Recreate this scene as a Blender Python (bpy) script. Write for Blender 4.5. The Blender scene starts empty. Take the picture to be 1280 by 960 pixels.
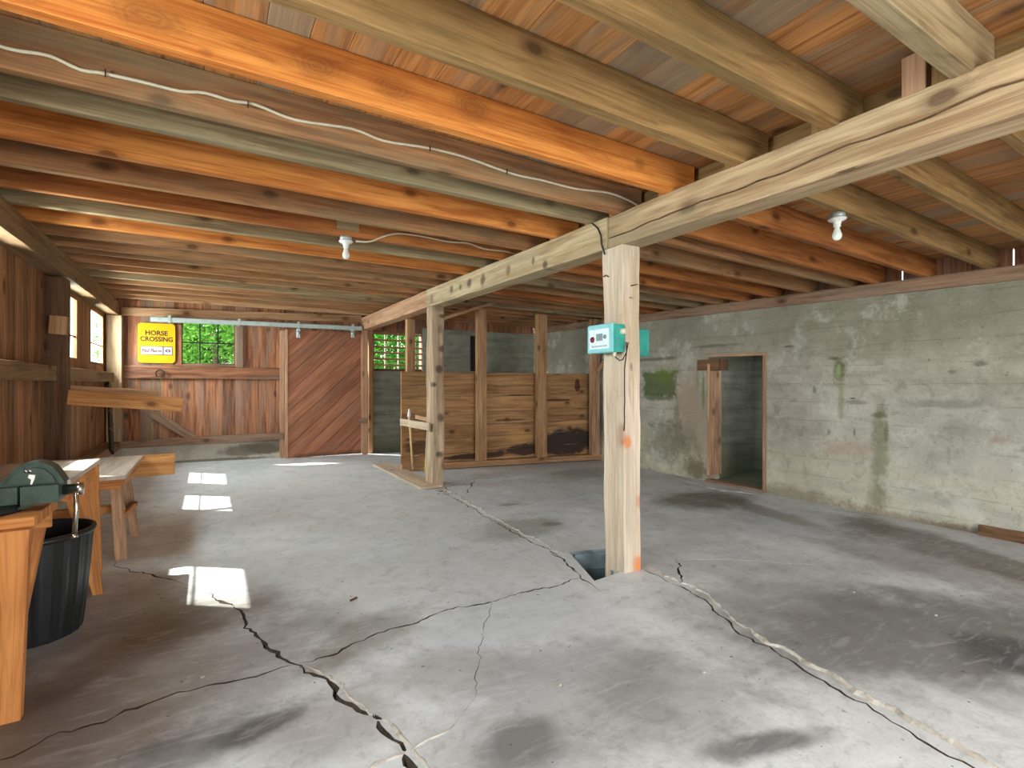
import bpy, bmesh, math, random
from mathutils import Vector, Matrix, noise
from mathutils.geometry import delaunay_2d_cdt
R = math.radians
random.seed(7)
sc = bpy.context.scene

# ------------------------------------------------------------------ camera
H = 1.35                       # eye height above the slab at the centre posts
F = 636.0                      # focal length in pixels of a 1280 px frame
TH = math.atan(380.0 / F)      # the lens looks to the right of the girder's direction
ct, st = math.cos(TH), math.sin(TH)
cd = bpy.data.cameras.new('camera')
cam = bpy.data.objects.new('camera', cd)
sc.collection.objects.link(cam)
cam.location = (0, 0, H)
cam.rotation_euler = (R(90), 0, -TH)
cd.sensor_width = 36
cd.lens = F / 1280 * 36
cd.clip_start = 0.05
cd.clip_end = 200
sc.camera = cam

# ------------------------------------------------------------------ light
w = bpy.data.worlds.new('sky')
sc.world = w
w.use_nodes = True
bg = w.node_tree.nodes['Background']
bg.inputs[0].default_value = (0.93, 0.97, 1.0, 1)
bg.inputs[1].default_value = 4.6
sd = bpy.data.lights.new('sun', 'SUN')
sd.energy = 12
sd.angle = R(0.6)
sd.color = (1.0, 0.95, 0.86)
sun = bpy.data.objects.new('sun', sd)
sc.collection.objects.link(sun)
sun.rotation_euler = Vector((0.69, -0.50, -1.0)).to_track_quat('-Z', 'Y').to_euler()
sun.location = (-8, 14, 9)
def area(name, loc, direction, sx, sy, e, col=(1, 1, 1)):
    a = bpy.data.lights.new(name, 'AREA')
    a.shape = 'RECTANGLE'; a.size = sx; a.size_y = sy; a.energy = e; a.color = col
    o = bpy.data.objects.new(name, a)
    sc.collection.objects.link(o)
    o.location = loc
    o.rotation_euler = Vector(direction).to_track_quat('-Z', 'Z').to_euler()
    return o
# fill lamp added at an unseen opening behind the camera
area('rear_fill_daylight', (2.3, -3.5, 1.25), (0, 1, -0.12), 3.6, 1.9, 170, (1.0, 0.985, 0.96))
# lamps for daylight at the left-wall windows; the first three are added, unseen
for wy in (-1.7, -.3, 1.2, 3.57, 5.53, 6.78):
    area('window_daylight', (-1.28 * H, wy * H, 1.52 * H), (1, 0, -0.12), 1.1, .9, 130, (0.97, 0.99, 1.0))
sc.view_settings.view_transform = 'Standard'
sc.view_settings.look = 'None'
sc.view_settings.gamma = 1
sc.view_settings.use_curve_mapping = False
sc.view_settings.exposure = 0.35
sc.cycles.max_bounces = 10
sc.cycles.diffuse_bounces = 7
sc.cycles.sample_clamp_indirect = 8

# ------------------------------------------------------------------ measure
def P(x, y, z): return Vector((x * H, y * H, (z + 1) * H))     # eye-height units -> metres
def ray(px, py):
    a = (px - 640) / F
    return (a * ct + st, ct - a * st, (480 - py) / F)
def onY(px, py, Y):
    r = ray(px, py); t = Y / r[1]; return Vector((r[0] * t * H, Y * H, (1 + r[2] * t) * H))
def onX(px, py, X):
    r = ray(px, py); t = X / r[0]; return Vector((X * H, r[1] * t * H, (1 + r[2] * t) * H))
def flz(x):                                                    # the slab falls gently to the right
    u = x / H
    return -0.02 * (u - 1.9) * H if u < 1.9 else -0.034 * (u - 1.9) * H
def fl(px, py):
    r = ray(px, py); z = 0.0
    for _ in range(8):
        t = (z / H - 1) / r[2]; x = r[0] * t * H; y = r[1] * t * H; z = flz(x)
    return Vector((x, y, z))

XL, XR, YF = -1.0, 4.85, 7.4        # board face of left wall, face of right wall, far wall
YB = -2.3                           # rear end, out of view behind the camera
def gt(y): return 0.898 + 0.0095 * min(max(y, 0), 4.9)          # top of girder / underside of joists
def zl(y): return 0.922 + 0.004 * y
def zr(y): return 0.80 + 0.0205 * y
def hb(x, y):
    if x <= 1.95:
        t = (x + 0.95) / 2.9; return zl(y) * (1 - t) + gt(y) * t
    t = (x - 1.95) / 2.9; return gt(y) * (1 - t) + zr(y) * t
JD = 0.157

# ------------------------------------------------------------------ mesh builder
class MB:
    def __init__(s): s.v = []; s.f = []; s.uv = []; s.pid = []; s.m = []; s.sm = []
    def face(s, pts, uv=None, pid=0.5, m=0, smooth=False):
        b = len(s.v); s.v += [Vector(p) for p in pts]; s.f.append(list(range(b, b + len(pts))))
        s.uv.append(uv or [(p[0] + p[1], p[2]) for p in pts]); s.pid.append(pid); s.m.append(m); s.sm.append(smooth)
    def grid(s, rings, closed=True, pid=0.5, m=0, smooth=True, ucoord=None, vcoord=None, caps=True):
        n = len(rings[0]); b = len(s.v)
        for r in rings: s.v += [Vector(p) for p in r]
        U = ucoord or list(range(len(rings)))
        if vcoord is None:
            vcoord = [0.0]
            for i in range(n): vcoord.append(vcoord[-1] + (Vector(rings[0][(i + 1) % n]) - Vector(rings[0][i])).length)
        for i in range(len(rings) - 1):
            for j in range(n if closed else n - 1):
                k = (j + 1) % n
                s.f.append([b + i * n + j, b + i * n + k, b + (i + 1) * n + k, b + (i + 1) * n + j])
                s.uv.append([(U[i], vcoord[j]), (U[i], vcoord[j + 1]), (U[i + 1], vcoord[j + 1]), (U[i + 1], vcoord[j])])
                s.pid.append(pid); s.m.append(m); s.sm.append(smooth)
        if closed and caps:
            for i, rev in ((0, True), (len(rings) - 1, False)):
                idx = [b + i * n + j for j in range(n)]
                c0 = s.v[idx[0]]; ax = (s.v[idx[1]] - c0).normalized() if (s.v[idx[1]] - c0).length > 1e-9 else Vector((1, 0, 0))
                nn = Vector((0, 0, 0))
                for q in range(n): nn += (s.v[idx[q]] - c0).cross(s.v[idx[(q + 1) % n]] - c0)
                ay = nn.normalized().cross(ax) if nn.length > 1e-12 else Vector((0, 1, 0))
                if rev: idx = idx[::-1]
                s.f.append(idx); s.uv.append([((s.v[q] - c0).dot(ax) * .15, (s.v[q] - c0).dot(ay)) for q in idx])
                s.pid.append(pid); s.m.append(m); s.sm.append(False)
    def beam(s, p0, p1, w, h, up=(0, 0, 1), n=1, amp=0.0, ch=0.003, pid=None, w1=None, h1=None, m=0, bow=0.0):
        p0 = Vector(p0); p1 = Vector(p1); d = p1 - p0; L = d.length; d.normalize()
        up = Vector(up); side = d.cross(up).normalized(); up = side.cross(d)
        w1 = w if w1 is None else w1; h1 = h if h1 is None else h1
        pid = random.random() if pid is None else pid
        rings = []; U = []; sd_ = pid * 91.7
        for i in range(n + 1):
            t = i / n; a = (w + (w1 - w) * t) / 2; b = (h + (h1 - h) * t) / 2; c = p0 + d * (L * t) + up * (bow * math.sin(math.pi * t))
            q = []
            for k, (x, y) in enumerate(((-a, -b + ch), (-a, b - ch), (-a + ch, b), (a - ch, b), (a, b - ch), (a, -b + ch), (a - ch, -b), (-a + ch, -b))):
                if amp:
                    kk = (k + 1) // 2 % 4
                    x += amp * noise.noise(Vector((L * t * 2.3, kk * 7.1, sd_))) + amp * .4 * noise.noise(Vector((L * t * 9, kk * 7.1, sd_ + 5)))
                    y += amp * noise.noise(Vector((L * t * 2.3, kk * 7.1, sd_ + 31)))
                q.append(c + side * x + up * y)
            rings.append(q); U.append(L * t)
        s.grid(rings, pid=pid, m=m, smooth=False, ucoord=U)
    def box(s, a, b, ch=0.003, pid=None, m=0):
        # axis aligned box between two corners; the grain runs along the longest side
        a = Vector(a); b = Vector(b); lo = Vector([min(a[i], b[i]) for i in range(3)]); hi = Vector([max(a[i], b[i]) for i in range(3)])
        sz = hi - lo; c = (lo + hi) / 2; k = max(range(3), key=lambda i: sz[i])
        e = Vector((0, 0, 0)); e[k] = sz[k] / 2
        up = Vector((0, 0, 1)) if k != 2 else Vector((0, 1, 0))
        if k == 0: ww, hh = sz[1], sz[2]
        elif k == 1: ww, hh = sz[0], sz[2]
        else: ww, hh = sz[0], sz[1]
        s.beam(c - e, c + e, ww, hh, up, ch=min(ch, ww * .3, hh * .3), pid=pid, m=m)
    def hexa(s, p, pid=0.5, m=0):      # p: 4 bottom + 4 top, same order
        for q in ((3, 2, 1, 0), (4, 5, 6, 7), (0, 1, 5, 4), (1, 2, 6, 5), (2, 3, 7, 6), (3, 0, 4, 7)):
            s.face([p[i] for i in q], pid=pid, m=m)
    def tube(s, pts, r, seg=8, pid=.5, m=0, r1=None):
        pts = [Vector(p) for p in pts]; rings = []; U = [0]
        prev = None
        for i, p in enumerate(pts):
            t = (pts[min(i + 1, len(pts) - 1)] - pts[max(i - 1, 0)]).normalized()
            if prev is None: prev = t.orthogonal().normalized()
            prev = (prev - t * prev.dot(t)).normalized(); b = t.cross(prev)
            rr = r if r1 is None else r + (r1 - r) * i / (len(pts) - 1)
            rings.append([p + (prev * math.cos(a) + b * math.sin(a)) * rr for a in [2 * math.pi * k / seg for k in range(seg)]])
            if i: U.append(U[-1] + (p - pts[i - 1]).length)
        s.grid(rings, pid=pid, m=m, ucoord=U)
    def lathe(s, c, prof, axis=(0, 0, 1), seg=24, pid=.5, m=0, caps=False, ripple=0):
        c = Vector(c); ax = Vector(axis).normalized(); a = ax.orthogonal().normalized(); b = ax.cross(a)
        rings = [[c + ax * z + (a * math.cos(t) + b * math.sin(t)) * (r * (1 + (ripple if k % 2 else 0))) for k, t in enumerate([2 * math.pi * k / seg for k in range(seg)])] for r, z in prof]
        s.grid(rings, pid=pid, m=m, caps=caps)
    def build(s, name, mats, parent=None, origin=None, label=None, cat=None, group=None, kind=None):
        me = bpy.data.meshes.new(name)
        if origin is None:
            if parent is not None: origin = Vector(parent['o'])
            elif kind == 'structure': origin = Vector((0, 0, 0))
            else:
                n_ = len(s.v); origin = Vector((sum(v.x for v in s.v) / n_, sum(v.y for v in s.v) / n_, min(v.z for v in s.v)))
        me.from_pydata([v - origin for v in s.v], [], s.f)
        uvl = me.uv_layers.new(name='uv'); at = me.attributes.new('pid', 'FLOAT', 'FACE')
        k = 0
        for fi, f in enumerate(s.f):
            for j in range(len(f)): uvl.data[k].uv = s.uv[fi][j]; k += 1
        at.data.foreach_set('value', s.pid)
        me.polygons.foreach_set('material_index', s.m)
        me.polygons.foreach_set('use_smooth', s.sm)
        for m_ in (mats if isinstance(mats, (list, tuple)) else [mats]): me.materials.append(m_)
        me.update()
        o = bpy.data.objects.new(name, me); sc.collection.objects.link(o)
        if parent is not None:
            o.parent = parent; o.location = origin - Vector(parent['o'])
        else: o.location = origin
        o['o'] = list(origin)
        if parent is not None: o['o'] = list(origin)
        tag(o, label, cat, group, kind)
        return o
def tag(o, label=None, cat=None, group=None, kind=None):
    if label: o['label'] = label
    if cat: o['category'] = cat
    if group: o['group'] = group
    if kind: o['kind'] = kind
def thing(name, loc, label, cat, group=None):
    o = bpy.data.objects.new(name, None); sc.collection.objects.link(o)
    o.location = loc; o['o'] = list(Vector(loc)); o.empty_display_size = .1
    tag(o, label, cat, group); return o

# ------------------------------------------------------------------ materials
def lin(c): return c / 12.92 if c <= .04045 else ((c + .055) / 1.055) ** 2.4
def rgb(r, g, b): return (lin(r / 255), lin(g / 255), lin(b / 255), 1)
class G:
    def __init__(s, name):
        s.mat = bpy.data.materials.new(name); s.mat.use_nodes = True; s.nt = s.mat.node_tree
        s.b = s.nt.nodes['Principled BSDF']; s.b.inputs['Specular IOR Level'].default_value = .3
    def put(s, sock, val):
        if isinstance(val, bpy.types.NodeSocket): s.nt.links.new(val, sock)
        else: sock.default_value = val
    def new(s, t, **k):
        n = s.nt.nodes.new(t)
        for a, v in k.items(): setattr(n, a, v)
        return n
    def math(s, op, a, b=0.0, c=0.0, clamp=False):
        n = s.new('ShaderNodeMath', operation=op, use_clamp=clamp)
        s.put(n.inputs[0], a); s.put(n.inputs[1], b); s.put(n.inputs[2], c); return n.outputs[0]
    def vec(s, x, y, z=0.0):
        n = s.new('ShaderNodeCombineXYZ'); s.put(n.inputs[0], x); s.put(n.inputs[1], y); s.put(n.inputs[2], z); return n.outputs[0]
    def noise(s, v, scale=1.0, detail=3.0, rough=.55, dist=0.0):
        n = s.new('ShaderNodeTexNoise'); s.put(n.inputs['Vector'], v); n.inputs['Scale'].default_value = scale
        n.inputs['Detail'].default_value = detail; n.inputs['Roughness'].default_value = rough; n.inputs['Distortion'].default_value = dist
        return n.outputs[0]
    def step(s, v, a, b):       # smooth 0..1 between a and b
        n = s.new('ShaderNodeMapRange', interpolation_type='SMOOTHSTEP'); s.put(n.inputs[0], v)
        n.inputs[1].default_value = a; n.inputs[2].default_value = b; return n.outputs[0]
    def mix(s, f, a, b, mode='MIX'):
        n = s.new('ShaderNodeMix', data_type='RGBA', blend_type=mode); s.put(n.inputs[0], f)
        s.put(n.inputs[6], a); s.put(n.inputs[7], b); return n.outputs[2]
    def sep(s, v):
        n = s.new('ShaderNodeSeparateXYZ'); s.put(n.inputs[0], v); return n.outputs
    def bump(s, h, dist=.004, st_=.5):
        n = s.new('ShaderNodeBump'); n.inputs['Distance'].default_value = dist; n.inputs['Strength'].default_value = st_
        s.put(n.inputs['Height'], h); s.nt.links.new(n.outputs[0], s.b.inputs['Normal'])
    def out(s, col, rough=.75):
        s.put(s.b.inputs['Base Color'], col); s.put(s.b.inputs['Roughness'], rough); return s.mat
    def blob(s, x, y, cx, cy, rx, ry, rot=0.0, wob=None, soft=.5, sq=False):
        # soft worn-edged patch in surface coordinates, 1 inside
        dx = s.math('SUBTRACT', x, cx); dy = s.math('SUBTRACT', y, cy)
        if rot:
            c, n = math.cos(rot), math.sin(rot)
            ex = s.math('ADD', s.math('MULTIPLY', dx, c), s.math('MULTIPLY', dy, n)); ey = s.math('SUBTRACT', s.math('MULTIPLY', dy, c), s.math('MULTIPLY', dx, n))
        else: ex, ey = dx, dy
        ex = s.math('DIVIDE', ex, rx); ey = s.math('DIVIDE', ey, ry)
        d = s.math('MAXIMUM', s.math('ABSOLUTE', ex), s.math('ABSOLUTE', ey)) if sq else s.math('SQRT', s.math('ADD', s.math('MULTIPLY', ex, ex), s.math('MULTIPLY', ey, ey)))
        if wob is not None: d = s.math('ADD', d, wob)
        return s.step(d, 1 + soft / 2, 1 - soft / 2)

def wood(name, light, dark, knots=True, weather=None, wamt=0.0, tv=.25, rough=.78, ring=26, plankw=0.0, extra=None, sat=None, kscale=2.1):
    g = G(name)
    uvn = g.new('ShaderNodeUVMap'); uvn.uv_map = 'uv'
    u, v, _ = g.sep(uvn.outputs[0])
    at = g.new('ShaderNodeAttribute'); at.attribute_name = 'pid'; pid = at.outputs['Fac']
    oi = g.new('ShaderNodeObjectInfo')
    z = g.math('ADD', g.math('MULTIPLY', pid, 57.0), g.math('MULTIPLY', oi.outputs['Random'], 23.0))
    warp = g.noise(g.vec(g.math('MULTIPLY', u, .8), g.math('MULTIPLY', v, 5.0), z), 1, 3, .6)
    phase = g.math('ADD', g.math('MULTIPLY', v, ring * 3.0), g.math('MULTIPLY', warp, 26.0))
    kd = None
    if knots:
        vo = g.new('ShaderNodeTexVoronoi', voronoi_dimensions='2D'); zz = g.math('MULTIPLY', z, 13.7)
        g.put(vo.inputs['Vector'], g.vec(g.math('ADD', g.math('MULTIPLY', u, .55), zz), g.math('ADD', v, zz))); vo.inputs['Scale'].default_value = kscale
        kd = vo.outputs['Distance']
        phase = g.math('ADD', phase, g.math('DIVIDE', 1.6, g.math('ADD', g.math('MULTIPLY', kd, 2.2), .07)))
    rings = g.math('MULTIPLY', g.math('ADD', g.math('SINE', phase), 1.0), .5)
    streak = g.noise(g.vec(g.math('MULTIPLY', u, 2.2), g.math('MULTIPLY', v, 90.0), z), 1, 4, .65)
    broad = g.noise(g.vec(g.math('MULTIPLY', u, .9), g.math('MULTIPLY', v, 9.0), g.math('ADD', z, 9.0)), 1, 3, .6)
    mid = g.noise(g.vec(g.math('MULTIPLY', u, 1.3), g.math('MULTIPLY', v, 32.0), g.math('ADD', z, 17.0)), 1, 5, .7, .8)
    f = g.math('ADD', g.math('MULTIPLY', rings, .26), g.math('MULTIPLY', g.step(streak, .40, .66), .38))
    f = g.math('ADD', f, g.math('MULTIPLY', g.step(mid, .42, .66), .42))
    f = g.math('SUBTRACT', g.math('ADD', f, g.math('MULTIPLY', g.step(broad, .38, .66), .55)), .16, clamp=True)
    col = g.mix(f, light, dark)
    blot = g.noise(g.vec(g.math('MULTIPLY', u, 1.6), g.math('MULTIPLY', v, 7.0), g.math('ADD', z, 51.0)), 1, 6, .72, .5)
    col = g.mix(g.math('MULTIPLY', g.step(blot, .54, .72), .5), col, (dark[0] * .5, dark[1] * .46, dark[2] * .46, 1))
    chk = g.noise(g.vec(g.math('MULTIPLY', u, .9), g.math('MULTIPLY', v, 55.0), g.math('ADD', z, 71.0)), 1, 2, .5)
    col = g.mix(g.math('MULTIPLY', g.step(chk, .74, .78), .6), col, (dark[0] * .3, dark[1] * .3, dark[2] * .3, 1))
    dk = (dark[0] * .3, dark[1] * .26, dark[2] * .24, 1)
    if knots:
        kk = g.math('ADD', kd, g.math('MULTIPLY', g.math('SUBTRACT', mid, .5), .06))
        col = g.mix(g.math('MULTIPLY', g.step(kk, .12, .03), .5), col, dk); col = g.mix(g.math('MULTIPLY', g.step(kk, .055, .03), .6), col, dk)
    if weather:
        wn = g.noise(g.vec(g.math('MULTIPLY', u, 1.1), g.math('MULTIPLY', v, 6.0), g.math('ADD', z, 31.0)), 1, 4, .6)
        wh = g.new('ShaderNodeTexWhiteNoise', noise_dimensions='1D'); g.put(wh.inputs['W'], g.math('ADD', z, 3.3))
        wf = g.math('ADD', g.math('MULTIPLY', g.step(wn, .45, .68), .8), g.math('MULTIPLY', g.step(wh.outputs[0], 1 - wamt, 1 - wamt + .1), .9), clamp=True)
        col = g.mix(g.math('MULTIPLY', wf, .85), col, g.mix(streak, weather, (weather[0] * .55, weather[1] * .52, weather[2] * .5, 1)))
    wb = g.new('ShaderNodeTexWhiteNoise', noise_dimensions='1D'); g.put(wb.inputs['W'], z)
    br = g.math('ADD', g.math('MULTIPLY', wb.outputs[0], 2 * tv), 1 - tv)
    col = g.mix(1.0, col, g.vec(br, br, br), 'MULTIPLY')
    if extra: col = extra(g, col)
    g.bump(g.math('ADD', g.math('MULTIPLY', streak, .7), g.math('MULTIPLY', rings, .3)), .004, .5)
    return g.out(col, rough)

def plain(name, col, rough=.5, metal=0.0, var=.1, scale=20):
    g = G(name); tc = g.new('ShaderNodeTexCoord')
    n = g.noise(tc.outputs['Object'], scale, 4, .6)
    c2 = (col[0] * (1 - var * 3), col[1] * (1 - var * 3), col[2] * (1 - var * 3), 1)
    g.b.inputs['Metallic'].default_value = metal
    return g.out(g.mix(g.step(n, .4, .8), col, c2), rough)

M = {}
M['joist_orange'] = wood('orange_fir', rgb(218, 146, 76), rgb(168, 96, 42), tv=.08)
M['joist_deep'] = wood('deep_orange_fir', rgb(188, 124, 68), rgb(138, 80, 42), tv=.10)
M['joist_brown'] = wood('brown_fir', rgb(178, 132, 90), rgb(128, 88, 58), tv=.12, weather=rgb(150, 134, 104), wamt=.0)
M['joist_grey'] = wood('grey_fir', rgb(168, 150, 116), rgb(122, 102, 74), tv=.1, weather=rgb(150, 140, 110))
M['joist_olive'] = wood('olive_fir', rgb(164, 130, 84), rgb(116, 86, 50), tv=.1, weather=rgb(128, 108, 68))
M['deck'] = wood('deck_boards', rgb(196, 140, 84), rgb(148, 96, 52), tv=.16, weather=rgb(160, 146, 124), wamt=.28)
M['girder'] = wood('weathered_timber', rgb(190, 166, 132), rgb(140, 112, 82), tv=.06, weather=rgb(166, 152, 122), ring=18, kscale=1.6)
M['girder_pink'] = wood('pinkish_timber', rgb(196, 158, 128), rgb(158, 118, 90), tv=.06, ring=18)
M['post'] = wood('pale_post', rgb(214, 194, 172), rgb(176, 152, 126), tv=.05, weather=rgb(192, 180, 160), ring=20, kscale=1.7)
M['barn'] = wood('red_brown_boards', rgb(176, 120, 86), rgb(102, 62, 43), tv=.26, weather=rgb(150, 128, 114), wamt=.08)
M['barn_left'] = wood('brown_boards', rgb(166, 118, 80), rgb(98, 66, 44), tv=.24)
M['door'] = wood('door_boards', rgb(172, 116, 86), rgb(130, 80, 57), knots=False, tv=.12, weather=rgb(150, 112, 92))
M['dark_post'] = wood('dark_timber', rgb(120, 88, 62), rgb(76, 54, 38), tv=.06)
M['plate'] = wood('old_timber', rgb(150, 118, 84), rgb(104, 78, 54), tv=.06, weather=rgb(140, 120, 92))
M['sill'] = wood('dusty_sill', rgb(150, 120, 98), rgb(112, 84, 66), tv=.1, weather=rgb(150, 134, 116))
M['stud'] = wood('stud', rgb(188, 150, 112), rgb(142, 104, 72), tv=.07)
M['plank_new'] = wood('sawn_plank', rgb(206, 150, 92), rgb(158, 104, 58), tv=.06)
M['bench'] = wood('bench_timber', rgb(212, 146, 84), rgb(154, 94, 50), tv=.06)
M['benchtop'] = wood('worn_plywood', rgb(206, 196, 184), rgb(168, 154, 138), knots=False, tv=.04, rough=.42)
M['jamb'] = wood('jamb_wood', rgb(196, 160, 128), rgb(150, 112, 84), tv=.06, weather=rgb(120, 96, 78))

def marks(axis, lst, Y=None, X=None):
    def f(g, col):
        tc = g.new('ShaderNodeTexCoord'); o = tc.outputs['Object']; x, y, z = g.sep(o); a = x if axis == 'x' else y
        wob = g.math('MULTIPLY', g.math('SUBTRACT', g.noise(o, 11, 4, .7), .5), 1.5)
        for (px, py, rx, ry, c, st_) in lst:
            c0 = onY(px, py, Y) if axis == 'x' else onX(px, py, X)
            b = g.blob(a, z, c0.x if axis == 'x' else c0.y, c0.z, rx, ry, 0, wob, 1.0)
            if axis == 'x': b = g.math('MULTIPLY', b, g.step(g.math('SUBTRACT', y, Y * H), .10, .03))
            col = g.mix(g.math('MULTIPLY', b, st_), col, c)
        return col
    return f
def swirl(lst, Y):
    def f(g, col):
        tc = g.new('ShaderNodeTexCoord'); o = tc.outputs['Object']; x, y, z = g.sep(o)
        wob = g.math('MULTIPLY', g.math('SUBTRACT', g.noise(o, 9, 4, .7), .5), 1.3)
        for (px, py, rx, rz) in lst:
            c0 = onY(px, py, Y); ex = g.math('DIVIDE', g.math('SUBTRACT', x, c0.x), rx); ez = g.math('DIVIDE', g.math('SUBTRACT', z, c0.z), rz)
            d = g.math('ADD', g.math('SQRT', g.math('ADD', g.math('MULTIPLY', ex, ex), g.math('MULTIPLY', ez, ez))), g.math('MULTIPLY', wob, .8))
            ring = g.math('MULTIPLY', g.math('ADD', g.math('SINE', g.math('MULTIPLY', d, 26.0)), 1.0), .5)
            m_ = g.step(d, 1.3, .3)
            col = g.mix(g.math('MULTIPLY', m_, .5), col, rgb(150, 88, 40)); col = g.mix(g.math('MULTIPLY', g.math('MULTIPLY', m_, ring), .28), col, rgb(104, 56, 24))
        return col
    return f
DKN = rgb(74, 58, 50)
M['joist_big'] = wood('orange_fir_knotted', rgb(226, 150, 74), rgb(180, 98, 38), tv=.03, knots=False, extra=swirl([(187, 22, .12, .07), (396, 82, .12, .07), (492, 112, .10, .06), (590, 134, .11, .08), (800, 205, .05, .04), (258, 66, .03, .02), (-40, -20, .1, .06)], 1.685))
M['girder_mid'] = wood('knotty_timber', rgb(200, 182, 148), rgb(162, 138, 104), tv=.03, knots=False, weather=rgb(176, 166, 136), extra=marks('y', [(565, 362, .05, .04, DKN, .7), (576, 359, .035, .03, DKN, .7), (587, 354, .05, .05, DKN, .8), (604, 350, .05, .06, DKN, .75), (636, 338, .04, .05, DKN, .6), (667, 326, .025, .035, DKN, .6), (682, 331, .035, .04, DKN, .8), (560, 376, .2, .03, DKN, .3), (540, 374, .05, .05, DKN, .5)], X=1.885))
M['post_far'] = wood('wavy_post', rgb(198, 176, 150), rgb(148, 122, 98), tv=.03, knots=False, extra=marks('x', [(553, 395, .05, .03, DKN, .8), (551, 385, .1, .05, DKN, .5), (553, 436, .06, .05, DKN, .8), (549, 462, .05, .05, DKN, .8), (542, 481, .03, .03, DKN, .85), (551, 522, .05, .06, DKN, .8), (549, 568, .05, .04, DKN, .8), (556, 582, .05, .05, DKN, .7), (550, 412, .04, .06, DKN, .4), (556, 450, .05, .12, DKN, .4)], Y=4.68))
ORN = rgb(206, 128, 76)
M['post_near'] = wood('pale_chipped_post', rgb(216, 200, 182), rgb(182, 160, 136), tv=.03, knots=False, weather=rgb(196, 186, 170), extra=marks('x', [(785, 553, .032, .045, ORN, .9), (799, 708, .055, .08, ORN, .9), (800, 627, .03, .05, rgb(186, 130, 96), .7), (780, 545, .02, .08, rgb(150, 96, 62), .5), (790, 372, .02, .006, DKN, .8), (766, 350, .02, .006, DKN, .8), (790, 458, .01, .03, DKN, .6), (775, 420, .06, .25, rgb(176, 150, 112), .5), (795, 400, .05, .4, rgb(170, 150, 110), .5)], Y=2.0))

def concrete(name, a, b, extra=None, rough=.85, lines=None, bmp=.006, sc_=1.0):
    g = G(name); tc = g.new('ShaderNodeTexCoord'); o = tc.outputs['Object']
    n1 = g.noise(o, .9 * sc_, 6, .62, .3); n2 = g.noise(o, 5 * sc_, 6, .65); n3 = g.noise(o, 60, 3, .6)
    f = g.math('ADD', g.math('MULTIPLY', g.step(n1, .35, .66), .6), g.math('MULTIPLY', g.step(n2, .35, .7), .45), clamp=True)
    col = g.mix(f, a, b)
    col = g.mix(g.math('MULTIPLY', g.step(n3, .52, .75), .22), col, (b[0] * .5, b[1] * .5, b[2] * .5, 1))
    h = g.math('ADD', n2, g.math('MULTIPLY', n3, .5))
    if extra:
        col, h2, rr = extra(g, col, o, n1, n2)
        if h2 is not None: h = g.math('ADD', h, h2)
        if rr is not None: rough = rr
    g.bump(h, bmp, .5)
    return g.out(col, rough)

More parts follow.
